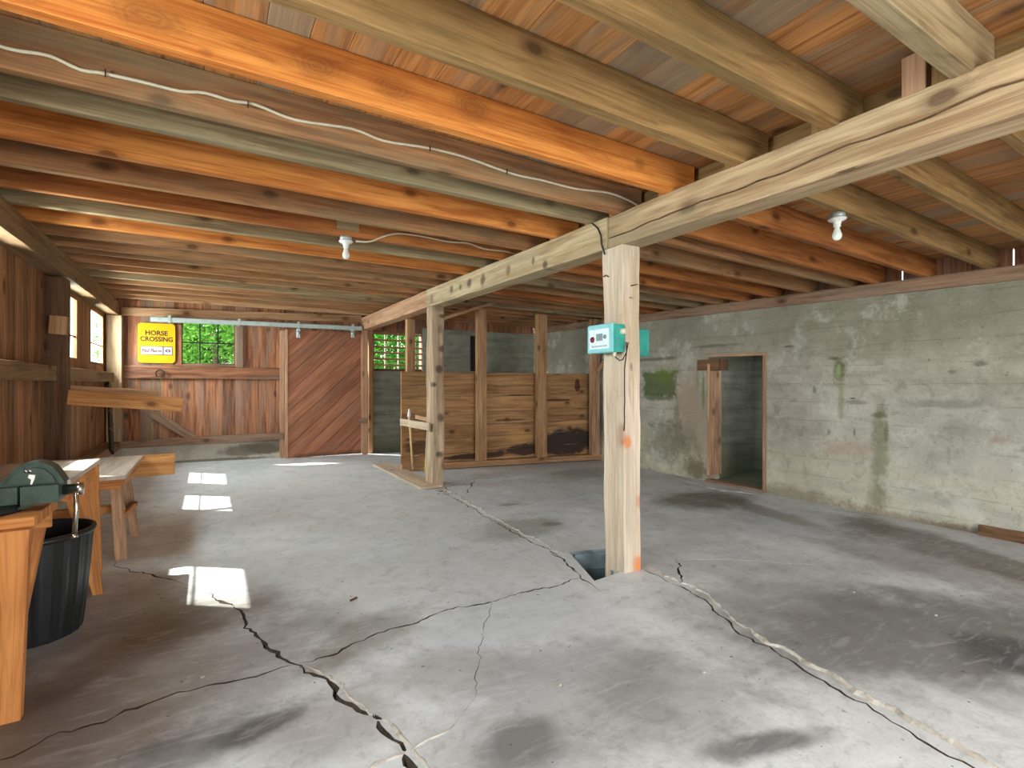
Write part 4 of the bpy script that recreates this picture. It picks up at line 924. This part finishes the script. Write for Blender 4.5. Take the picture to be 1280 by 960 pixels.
# tool rack
b0 = onX(501, 527.5, 1.84); b1 = onX(537, 533.5, 1.84)
rk = thing('tool_rack', (b0.x, b0.y, b0.z), 'small tool rack of two short boards between stud and second post', 'rack')
mb = MB(); mb.beam(b0, b1, .025, .10, n=4, amp=.001); mb.build('rack_board', M['post'], parent=rk)
c0 = onX(520, 521, 2.02); c1 = onX(538, 525.5, 2.02); mb = MB(); mb.beam(c0, c1, .025, .06); mb.build('rack_board', M['girder_pink'], parent=rk)
a = fl(516, 590); tp = onY(511.5, 514, a.y / H + .02)
h_ = thing('broom_handle', a, 'pale varnished tool handle standing in the tool rack', 'handle')
mb = MB(); mb.tube([a + Vector((0, 0, .036)), a.lerp(tp, .5), tp - Vector((0, 0, .05))], .017, 10); mb.build('shaft', M['pale_handle'], parent=h_)
mb = MB(); mb.lathe(tp - Vector((0, 0, .09)), [(.0, 0), (.026, .0), (.03, .03), (.022, .07), (.014, .12), (0, .13)], seg=12); mb.build('grip', M['white'], parent=h_)
for k, (pxa, pya, pxb) in enumerate(((531, 594, 535), (535, 593, 537))):
    a = fl(pxa, pya); tp = onY(pxb, 536, a.y / H + .12 + .05 * k); a = a + Vector((0, 0, .036))
    mb = MB(); mb.tube([a, a.lerp(tp, .5), tp + (tp - a) * .12], .011, 8); mb.build('yellow_rod', M['yellow_handle'], label=('left' if k == 0 else 'right') + ' one of the two thin yellow rods in the tool rack', cat='rod')

# ------------------------------------------------------------------ fence energiser on the front post
ex0, ex1 = 1.792 * H, 1.892 * H; ey0, ey1 = 2.0 * H, 2.185 * H; ez0, ez1 = (1 + .168) * H, (1 + .315) * H
en = thing('fence_energiser', (ex0, (ey0 + ey1) / 2, ez0), 'teal electric fence energiser box with white label on the front post', 'electrical box')
mb = MB(); mb.box((ex0 + .02, ey0, ez0), (ex1, ey1, ez1), ch=.012); mb.build('housing', M['teal'], parent=en)
mb = MB(); mb.box((ex0, ey0 - .004, ez0 - .004), (ex0 + .022, ey1 + .004, ez1 + .004), ch=.008); mb.build('front_cover', M['aqua'], parent=en)
mb = MB(); mb.box((ex0 - .002, ey0 + .02, ez0 + .025), (ex0, ey1 - .015, ez1 - .03), ch=.0005); mb.build('label_plate', M['label'], parent=en)
L_ = ey1 - ey0; hz = ez1 - ez0
mb = MB(); mb.lathe((ex0 - .002, ey1 - .055, ez0 + hz * .48), [(0, .008), (.02, .008), (.022, 0)], (-1, 0, 0), 18); mb.build('red_dial', M['maroon'], parent=en)
mb = MB(); mb.lathe((ex0 - .002, ey0 + .06, ez0 + hz * .55), [(0, .006), (.014, .006), (.016, 0)], (-1, 0, 0), 18); mb.build('grey_dial', M['greyprint'], parent=en)
mb = MB(); mb.box((ex0 - .003, ey0 + .085, ez0 + hz * .42), (ex0 - .002, ey1 - .095, ez0 + hz * .68), ch=.0003)
for k in range(9): mb.box((ex0 - .003, ey0 + .04 + k * .019, ez0 + hz * .20), (ex0 - .002, ey0 + .052 + k * .019, ez0 + hz * .25), ch=.0002)
mb.build('printed_panel', M['greyprint'], parent=en)
mb = MB(); mb.lathe((ex1 - .03, ey0, ez0 + hz * .74), [(.0, .03), (.012, .03), (.022, .018), (.022, 0)], (0, -1, 0), 14); mb.build('terminal_knob', M['cable'], parent=en)
mb = MB(); mb.lathe((ex0 + .06, ey0 + .03, ez0), [(.014, 0), (.012, .02), (.004, .035), (0, .036)], (0, 0, -1), 12); mb.build('terminal_knob', M['cable'], parent=en)
mb = MB(); px_ = 1.878 * H
mb.tube([(px_, ey0 - .03, ez0 + hz * .35), (px_ + .012, ey0 - .02, ez0), (px_ + .012, ey0 + .0, ez0 - .12), (px_ + .006, ey0 - .005, ez0 - .25), (px_ + .008, ey0 - .006, ez0 - .34), (px_ + .0, ey0 - .01, ez0 - .42), (px_ + .004, ey0 - .008, ez0 - .50), (px_ - .002, ey0 - .008, ez0 - .56)], .005, 6)
mb.tube([(ex0 + .06, ey0 + .03, ez0 - .03), (ex0 + .075, ey0 - .005, ez0 - .06), (ex0 + .10, ey0 - .01, ez0 - .055), (ex1 - .005, ey0 - .018, ez0 + .0), (ex1 - .0, ey0 - .03, ez0 + hz * .35)], .004, 6)
mb.build('lead_wire', M['wire'], parent=en)
mb = MB(); a = onY(806, 414, 2.2); b = onY(813, 447, 2.2); mb.box((2.014 * H, 2.11 * H, b.z), (2.18 * H, 2.165 * H, a.z), ch=.008)
bx = mb.build('switch_box', M['teal'], label='narrow teal box on the far side of the front post', cat='electrical box')
# black wire looping over the girder onto the post
mb = MB(); pts = [onX(740, 279, 1.87), onX(747, 285, 1.87), onX(751, 294, 1.87), onX(752, 306, 1.872), onX(756, 318, 1.872)]
mb.tube(pts, .006, 6); mb.build('black_wire', M['wire'], label='short black wire hanging over the girder joint above the front post', cat='wire')

# ------------------------------------------------------------------ cables and bulbs
def wav(pts, sub=6):
    out_ = []
    for i in range(len(pts) - 1):
        p0 = pts[max(i - 1, 0)]; p1 = pts[i]; p2 = pts[i + 1]; p3 = pts[min(i + 2, len(pts) - 1)]
        for k in range(sub):
            t = k / sub; out_.append(.5 * ((2 * p1) + (p2 - p0) * t + (2 * p0 - 5 * p1 + 4 * p2 - p3) * t * t + (3 * p1 - p0 - 3 * p2 + p3) * t ** 3))
    out_.append(pts[-1]); return out_
pp = [(-6, 56), (20, 63), (62, 70), (100, 87), (130, 92), (180, 103), (225, 114), (255, 116), (290, 126), (320, 131), (370, 150), (440, 161), (480, 176), (535, 185), (580, 196), (640, 217), (680, 226), (720, 236), (760, 241), (785, 250), (797, 257)]
cb = thing('electric_cable', onY(320, 131, 2.03), 'long wavy pale electric cable stapled along the fifth ceiling joist', 'cable')
mb = MB(); mb.tube(wav([onY(x_, y__, 2.036) for x_, y__ in pp], 4), .0075, 8); mb.build('sheath', M['cable'], parent=cb)
for px, py in ((132, 91), (310, 130), (537, 185), (633, 214)):
    mb = MB(); c = onY(px, py, 2.033); mb.beam(c + Vector((0, -.006, -.02)), c + Vector((0, -.006, .012)), .004, .012, (0, 1, 0)); mb.build('staple', M['iron'], parent=cb)
mb = MB(); pp = [(445, 301.5), (462, 302), (478, 296), (492, 292.5), (506, 292.5), (530, 296), (560, 302), (585, 304), (605, 311), (630, 314), (646, 318)]
mb.tube(wav([onY(x_, y__, 3.265) for x_, y__ in pp], 4), .008, 8); mb.build('electric_cable', M['cable'], label='pale cable running from the left bulb holder to the girder', cat='cable')
def bulb(name, c, lean, label, topz):
    t = thing(name, c, label, 'light bulb')
    mb = MB(); mb.lathe(c + Vector((0, 0, -.035)), [(0, .035), (.045, .035), (.05, .03), (.05, 0), (0, 0)], seg=20); mb.build('junction_box', M['steel'], parent=t)
    mb = MB(); mb.lathe(c, [(0, -.03), (.056, -.036), (.06, -.042), (.05, -.052), (.028, -.058), (.022, -.085), (.024, -.095), (0, -.095)], seg=24); lh = mb.build('lamp_holder', M['porcelain'], parent=t)
    mb = MB(); mb.lathe(c, [(.014, -.09), (.016, -.105), (.022, -.125), (.029, -.145), (.031, -.158), (.027, -.175), (.016, -.186), (0, -.19)], seg=24); mb.build('glass_bulb', M['bulb'], parent=lh)
    return t
c = P(.75, 3.305, hb(.75, 3.3)); bulb('bulb_fixture', c, 0, 'bare bulb in a white holder under the left joists', c.z)
mb = MB(); mb.box((c.x - .085, 3.278 * H - .004, c.z + .045), (c.x + .10, 3.284 * H, c.z + .165)); mb.build('mounting_plate', M['joist_grey'], label='dusty grey mounting board on the joist above the left bulb', cat='board')
c = P(2.80, 1.40, hb(2.8, 1.39) - .002); bulb('bulb_fixture', c, 0, 'bare bulb in a white holder right of the girder near the camera', c.z)
mb = MB(); pp = [(1032, 242), (1040, 246), (1050, 254), (1056, 262), (1054, 268), (1044, 264), (1039, 258)]
mb.tube(wav([onY(x_, y__, 1.40) for x_, y__ in pp], 5), .007, 8); mb.build('electric_cable', M['cable'], label='short looped cable feeding the right bulb holder', cat='cable')

# ------------------------------------------------------------------ benches, vise, bin at left
TB = (1 - .384) * H
wb = thing('workbench', (-.7 * H, 2.1 * H, 0), 'stout orange timber workbench with the vise, nearest the camera', 'workbench')
mb = MB(); n0 = 3
for k in range(n0):
    y_a = (1.975 + .265 * k / n0) * H; y_b = (1.975 + .265 * (k + 1) / n0) * H; mb.box((-.96 * H, y_a + .001, TB - .042), (-.432 * H, y_b - .001, TB))
mb.build('bench_top', M['bench'], parent=wb)
mb = MB(); mb.box((-.95 * H, 1.985 * H, TB - .115), (-.442 * H, 2.005 * H, TB - .043)); mb.build('apron', M['bench'], parent=wb)
mb = MB(); mb.box((-.95 * H, 2.205 * H, TB - .115), (-.442 * H, 2.225 * H, TB - .043)); mb.build('apron', M['bench'], parent=wb)
fx = flz(-.5 * H)
def leg(mb, xt0, xt1, xb0, xb1, yt, yb_, ztop, zbot, th):
    A = [Vector((xb0, yb_, zbot)), Vector((xb1, yb_, zbot)), Vector((xb1, yb_ + th, zbot)), Vector((xb0, yb_ + th, zbot))]
    T = [Vector((xt0, yt, ztop)), Vector((xt1, yt, ztop)), Vector((xt1, yt + th, ztop)), Vector((xt0, yt + th, ztop))]
    pid = random.random()
    for q_ in ((0, 1, 5, 4), (1, 2, 6, 5), (2, 3, 7, 6), (3, 0, 4, 7)):
        p = [(A + T)[i] for i in q_]; wv_ = (p[1] - p[0]).length; mb.face(p, [(0, 0), (0, wv_), (.8, wv_), (.8, 0)], pid)
    mb.face(T, pid=pid); mb.face(A[::-1], pid=pid)
for (xa, xb_) in ((-.60, -.438), (-.96, -.80)):
    s1 = 1 if xa > -.7 else -1
    for (yt, yb_, th) in ((1.976, 1.972, .04), (2.225, 2.245, .04)):
        mb = MB(); xt0, xt1 = xa * H, xb_ * H
        if s1 > 0 and yt > 2.1: leg(mb, xt0, -.452 * H, -.68 * H, -.545 * H, yt * H, yb_ * H, TB - .043, fx, th)
        elif s1 > 0: leg(mb, xt0, xt1, (xa + .03) * H, (xb_ - .018) * H, yt * H - (.03 if yt < 2 else 0), yb_ * H - (.03 if yt < 2 else 0), TB - .043, fx, th)
        else: leg(mb, xt0, xt1, (xa + .018) * H, (xb_ - .03) * H, yt * H - (.03 if yt < 2 else 0), yb_ * H - (.03 if yt < 2 else 0), TB - .043, fx, th)
        mb.build('leg', M['bench'], parent=wb)
# second bench with worn plywood top
wb = thing('workbench', (-.7 * H, 3.0 * H, 0), 'timber workbench with a bright plywood top behind the vise', 'workbench')
mb = MB(); mb.box((-.95 * H, 2.67 * H, TB - .03), (-.475 * H, 3.33 * H, TB)); mb.build('bench_top', M['benchtop'], parent=wb)
mb = MB(); mb.box((-.94 * H, 2.69 * H, TB - .12), (-.49 * H, 2.71 * H, TB - .031)); mb.build('apron', M['bench'], parent=wb)
mb = MB(); mb.box((-.51 * H, 2.72 * H, TB - .13), (-.49 * H, 3.31 * H, TB - .031)); mb.build('apron', M['bench'], parent=wb)
for (xt0, xt1, xb0, xb1, y_) in ((-.56, -.472, -.445, -.41, 2.93), (-.93, -.84, -.95, -.90, 2.93), (-.56, -.475, -.50, -.46, 3.26), (-.93, -.84, -.95, -.90, 3.26)):
    mb = MB(); leg(mb, xt0 * H, xt1 * H, xb0 * H, xb1 * H, y_ * H, y_ * H, TB - .031, fx, .035)
    mb.build('leg', M['bench'], parent=wb)
# trestle table further back
TC = (1 - .49) * H
wb = thing('trestle_table', (-.6 * H, 3.85 * H, 0), 'small timber trestle table beyond the bin with splayed legs', 'table')
mb = MB(); mb.box((-.86 * H, 3.41 * H, TC - .028), (-.38 * H, 4.31 * H, TC)); mb.build('table_top', M['benchtop'], parent=wb)
mb = MB(); mb.box((-.82 * H, 3.43 * H, TC - .10), (-.40 * H, 3.45 * H, TC - .029)); mb.build('apron', M['bench'], parent=wb)
mb = MB(); mb.box((-.415 * H, 3.46 * H, TC - .10), (-.40 * H, 4.29 * H, TC - .029)); mb.build('apron', M['bench'], parent=wb)
for (xt0, xt1, xb0, xb1, yt, yb_) in ((-.455, -.40, -.43, -.378, 3.46, 3.45), (-.455, -.41, -.41, -.365, 3.80, 3.91), (-.82, -.77, -.84, -.79, 3.46, 3.45), (-.82, -.77, -.84, -.79, 3.8, 3.91)):
    mb = MB(); leg(mb, xt0 * H, xt1 * H, xb0 * H, xb1 * H, yt * H, yb_ * H, TC - .029, fx, .04); mb.build('leg', M['jamb'], parent=wb)
mb = MB(); mb.beam(P(-.80, 3.60, -.70), P(-.42, 3.60, -.70), .03, .06); mb.build('stretcher', M['bench'], parent=wb)
mb = MB(); mb.beam(P(-.40, 3.47, -.72), P(-.385, 3.9, -.74), .03, .04); mb.build('stretcher', M['bench'], parent=wb)
mb = MB(); mb.box((-.46 * H, 4.33 * H, (1 - .64) * H), (-.205 * H, 4.36 * H, (1 - .502) * H)); mb.box((-.46 * H, 4.325 * H, (1 - .502) * H), (-.2 * H, 4.375 * H, (1 - .495) * H)); mb.build('end_board', M['plank_new'], parent=wb)

# vise
vb = thing('bench_vise', (-.62 * H, 2.09 * H, TB), 'large green-grey bench vise bolted on the near workbench', 'vise')
yc = 2.10 * H; V = lambda x_, dy, z_: Vector((x_ * H, yc + dy, (1 + z_) * H))
mb = MB(); mb.lathe(V(-.60, 0, -.384), [(0, 0), (.155, 0), (.16, .012), (.15, .03), (.12, .034), (.115, .05), (0, .05)], seg=36); mb.build('swivel_base', M['vise_dark'], parent=vb)
def prof(mb, pts, y0_, y1_, m=0):
    mb.grid([[Vector((p[0] * H, y1_, (1 + p[1]) * H)) for p in pts], [Vector((p[0] * H, y0_, (1 + p[1]) * H)) for p in pts]][::-1], smooth=False, m=m)
mb = MB(); prof(mb, [(-.72, -.357), (-.485, -.357), (-.485, -.307), (-.72, -.307)], yc - .075, yc + .075)
prof(mb, [(-.70, -.384 + .035), (-.52, -.384 + .035), (-.50, -.33), (-.70, -.33)], yc - .05, yc + .05); mb.build('body', M['vise'], parent=vb)
mb = MB(); prof(mb, [(-.478, -.36), (-.392, -.36), (-.392, -.307), (-.478, -.307)], yc - .08, yc + .08); prof(mb, [(-.478, -.36), (-.44, -.36), (-.47, -.376), (-.49, -.376)], yc - .05, yc + .05); mb.build('moving_jaw_body', M['vise'], parent=vb)
arc = [(-.545, -.307), (-.53, -.295), (-.505, -.262), (-.49, -.247), (-.47, -.239), (-.448, -.237), (-.428, -.243), (-.41, -.256), (-.398, -.275), (-.385, -.300), (-.384, -.307)]
mb = MB(); prof(mb, arc[::-1], yc - .04, yc + .05); mb.build('jaw_hump', M['vise'], parent=vb)
mb = MB(); arc2 = [(-.515, -.30), (-.495, -.268), (-.47, -.255), (-.448, -.253), (-.428, -.26), (-.41, -.28), (-.402, -.30)]
prof(mb, arc2[::-1], yc - .055, yc - .038); mb.build('jaw_web', M['vise'], parent=vb)
for dx_ in (-.468, -.459):
    mb = MB(); mb.lathe(V(dx_, -.056, -.262), [(0, .008), (.006, .008), (.006, 0)], (0, -1, 0), 12); mb.build('bolt', M['chrome'], parent=vb)
mb = MB(); prof(mb, [(-.462, -.272), (-.448, -.275), (-.449, -.286), (-.455, -.303), (-.459, -.303), (-.457, -.288), (-.464, -.281)][::-1], yc - .060, yc - .055); mb.build('maker_plate', M['white'], parent=vb)
mb = MB(); prof(mb, [(-.70, -.30), (-.56, -.30), (-.56, -.292), (-.70, -.292)], yc - .03, yc + .03); mb.build('slide_bar', M['vise_dark'], parent=vb)
mb = MB(); mb.lathe(V(-.392, 0, -.333), [(0, 0), (.022, 0), (.022, .045), (.027, .048), (.027, .068), (0, .07)], (1, 0, 0), 18); mb.build('screw_head', M['chrome'], parent=vb)
mb = MB(); mb.tube([V(-.358, -.01, -.325), V(-.358, -.015, -.40), V(-.362, -.02, -.478)], .009, 10); mb.lathe(V(-.362, -.02, -.486), [(0, 0), (.013, .002), (.014, .01), (.009, .018)], (0, 0, 1), 12); mb.build('handle_bar', M['chrome'], parent=vb)

# bin
bc = Vector((-.575 * H, 2.60 * H, fx)); bn = thing('rubber_bin', bc, 'black ribbed rubber bin standing under the workbench', 'bin')
mb = MB(); seg = 96; hB = .53
prf = [(0, .012), (.19, .012), (.195, .0), (.20, .02), (.215, .15), (.23, .32), (.243, hB - .03), (.243, hB - .028)]
rings = []
for r, z in prf[2:]:
    rings.append([bc + Vector((r * (1 + (.022 if k % 4 == 0 else 0)) * math.cos(2 * math.pi * k / seg), r * (1 + (.022 if k % 4 == 0 else 0)) * math.sin(2 * math.pi * k / seg), z)) for k in range(seg)])
mb.grid(rings, caps=False, smooth=False); mb.lathe(bc, [(0, .012), (.192, .012)], seg=seg); mb.lathe(bc, [(.236, hB - .02), (.222, .32), (.19, .014)], seg=seg)
mb.build('body', M['rubber'], parent=bn)
mb = MB(); mb.lathe(bc, [(.236, hB - .03), (.256, hB - .028), (.26, hB - .015), (.256, hB), (.24, hB), (.235, hB - .03)], seg=seg); mb.build('rim', M['rubber'], parent=bn)

# ------------------------------------------------------------------ rubble and chips on the slab
def chip(p, s_):
    mb = MB(); pts = []
    bm = bmesh.new(); bmesh.ops.create_icosphere(bm, subdivisions=1, radius=1)
    o_ = random.random() * 50
    vs = [Vector((v.co.x * s_, v.co.y * s_ * .8, v.co.z * s_ * .5)) * (1 + .5 * noise.noise(v.co * 1.3 + Vector((o_, 0, 0)))) for v in bm.verts]; fs = [[v.index for v in f.verts] for f in bm.faces]; bm.free()
    zm = min(v.z for v in vs); mb.v = [v + p - Vector((0, 0, zm)) for v in vs]
    for f in fs: mb.f.append(f); mb.uv.append([(0, 0)] * 3); mb.pid.append(.5); mb.m.append(0); mb.sm.append(False)
    return mb.build('concrete_chip', M['chip'], label='small crumbled concrete chip lying at the foot of the second post', cat='rubble', group='concrete chips by the second post')
for k in range(14): chip(fl(random.uniform(540, 572), random.uniform(610, 620)), random.uniform(.01, .028))
mb = MB(); a = fl(438, 752); b = fl(446, 748); mb.beam(a + Vector((0, 0, .006)), b + Vector((0, 0, .006)), .012, .01); mb.build('wood_splinter', M['dark_post'], label='small dark wood splinter lying on the slab left of the middle', cat='splinter')

for k, (px, py, ln_, lab) in enumerate(((757, 346, .05, 'bent dark nail high in the left face of the front post'), (790, 357, .04, 'bent dark nail high in the right face of the front post'))):
    c = onX(px, py, 1.886) if k == 0 else onY(px, py, 1.995); n_ = Vector((-1, 0, 0)) if k == 0 else Vector((0, -1, 0)); t_ = Vector((0, -1, 0)) if k == 0 else Vector((1, 0, 0))
    mb = MB(); mb.tube([c - n_ * .01, c + n_ * .018, c + n_ * .02 + t_ * ln_ * .6 + Vector((0, 0, .006)), c + n_ * .016 + t_ * ln_ + Vector((0, 0, .012 * (k * 2 - 1)))], .0035, 6)
    mb.build('bent_nail', M['iron'], label=lab, cat='nail')
for k, (px, py) in enumerate(((1067, 741), (253, 848), (700, 858), (830, 760), (938, 752), (1170, 770), (428, 728), (880, 842))):
    p_ = fl(px, py); o_ = chip(p_, random.uniform(.008, .014)); o_['label'] = 'tiny pale crumb of concrete lying loose on the open slab'; o_['group'] = 'crumbs scattered over the slab'
# ------------------------------------------------------------------ outside
mb = MB(); zg = -.35
for (xa, xb_, ya, yb_) in ((-40, 40, YF * H + .25, 50), (-40, -1.5, -40, YF * H + .25), (XR * H + 2.2, 40, -40, YF * H + .25), (-1.5, XR * H + 2.2, -40, YB * H - .01)):
    mb.face([(xa, ya, zg), (xb_, ya, zg), (xb_, yb_, zg), (xa, yb_, zg)])
mb.build('ground', M['grass'], **STRUCT)
def shrub(cx, cy, rx, ry, rz, n_, mat, label):
    t = thing('leafy_tree', (cx, cy, zg), label, 'tree', None)
    mb = MB(); mb.tube([(cx, cy, zg), (cx + .1, cy, zg + rz * .6), (cx, cy + .1, zg + rz * 1.2)], .12, 8, r1=.04); mb.build('trunk', M['bark'], parent=t)
    mb = MB()
    for _ in range(n_):
        a = random.uniform(0, 2 * math.pi); zz = random.uniform(-1, 1); rr = math.sqrt(1 - zz * zz) ; k = random.uniform(.55, 1.05)
        c = Vector((cx + rx * rr * math.cos(a) * k, cy + ry * rr * math.sin(a) * k, zg + rz * .95 + rz * zz * k))
        if c.y < YF * H + .5 or c.z < zg: continue
        c += Vector((noise.noise(c * 2), noise.noise(c * 2 + Vector((9, 0, 0))), 0)) * .3
        u = Vector((random.gauss(0, 1), random.gauss(0, 1), random.gauss(0, 1))).normalized(); v = u.orthogonal().normalized(); s1 = random.uniform(.05, .10)
        mb.face([c, c + u * s1 * .6 + v * s1 * .4, c + u * s1 * 1.3, c + u * s1 * .6 - v * s1 * .4], pid=random.random())
    mb.build('foliage', mat, parent=t)
shrub(.1, 13.6, 2.0, 1.5, 2.4, 16000, M['leaf'], 'pale green leafy tree outside the six-pane window')
shrub(2.5, 19.6, 1.6, 1.0, 2.4, 7000, M['leaf_dark'], 'leafy tree standing back between the other two outside the back wall')
shrub(5.0, 13.6, 2.2, 1.5, 2.4, 16000, M['leaf_dark'], 'deep green leafy tree outside the slatted window')
def hedge(name, xa, xb_, y0_, ztop, n_, mat, label):
    t = thing(name, ((xa + xb_) / 2, y0_, zg), label, 'hedge')
    mb = MB()
    for k in range(int((xb_ - xa) / .6)):
        x_ = xa + .3 + k * .6; mb.tube([(x_, y0_, zg), (x_ + .1, y0_ + .05, zg + ztop * .5), (x_ - .05, y0_, zg + ztop * .9)], .05, 6, r1=.02)
    mb.build('stems', M['bark'], parent=t)
    mb = MB()
    for _ in range(n_):
        c = Vector((random.uniform(xa, xb_), y0_ + random.uniform(-.5, .5), zg + ztop * random.random() ** .9)); c.y += .5 * noise.noise(c * 1.2)
        u = Vector((random.gauss(0, 1), random.gauss(0, 1) * .6, random.gauss(0, 1))).normalized(); v = u.orthogonal().normalized(); s1 = random.uniform(.08, .15)
        mb.face([c, c + u * s1 * .6 + v * s1 * .4, c + u * s1 * 1.3, c + u * s1 * .6 - v * s1 * .4], pid=random.random())
    mb.build('foliage', mat, parent=t)
hedge('leafy_hedge', -1.4, 1.9, 16.4, 4.4, 17000, M['leaf'], 'tall pale green hedge behind the trees outside the six-pane window')
hedge('leafy_hedge', 3.2, 9.5, 16.4, 4.4, 28000, M['leaf_dark'], 'tall deep green hedge behind the trees outside the slatted window')
for o in list(bpy.data.objects):
    if 'o' in o: del o['o']
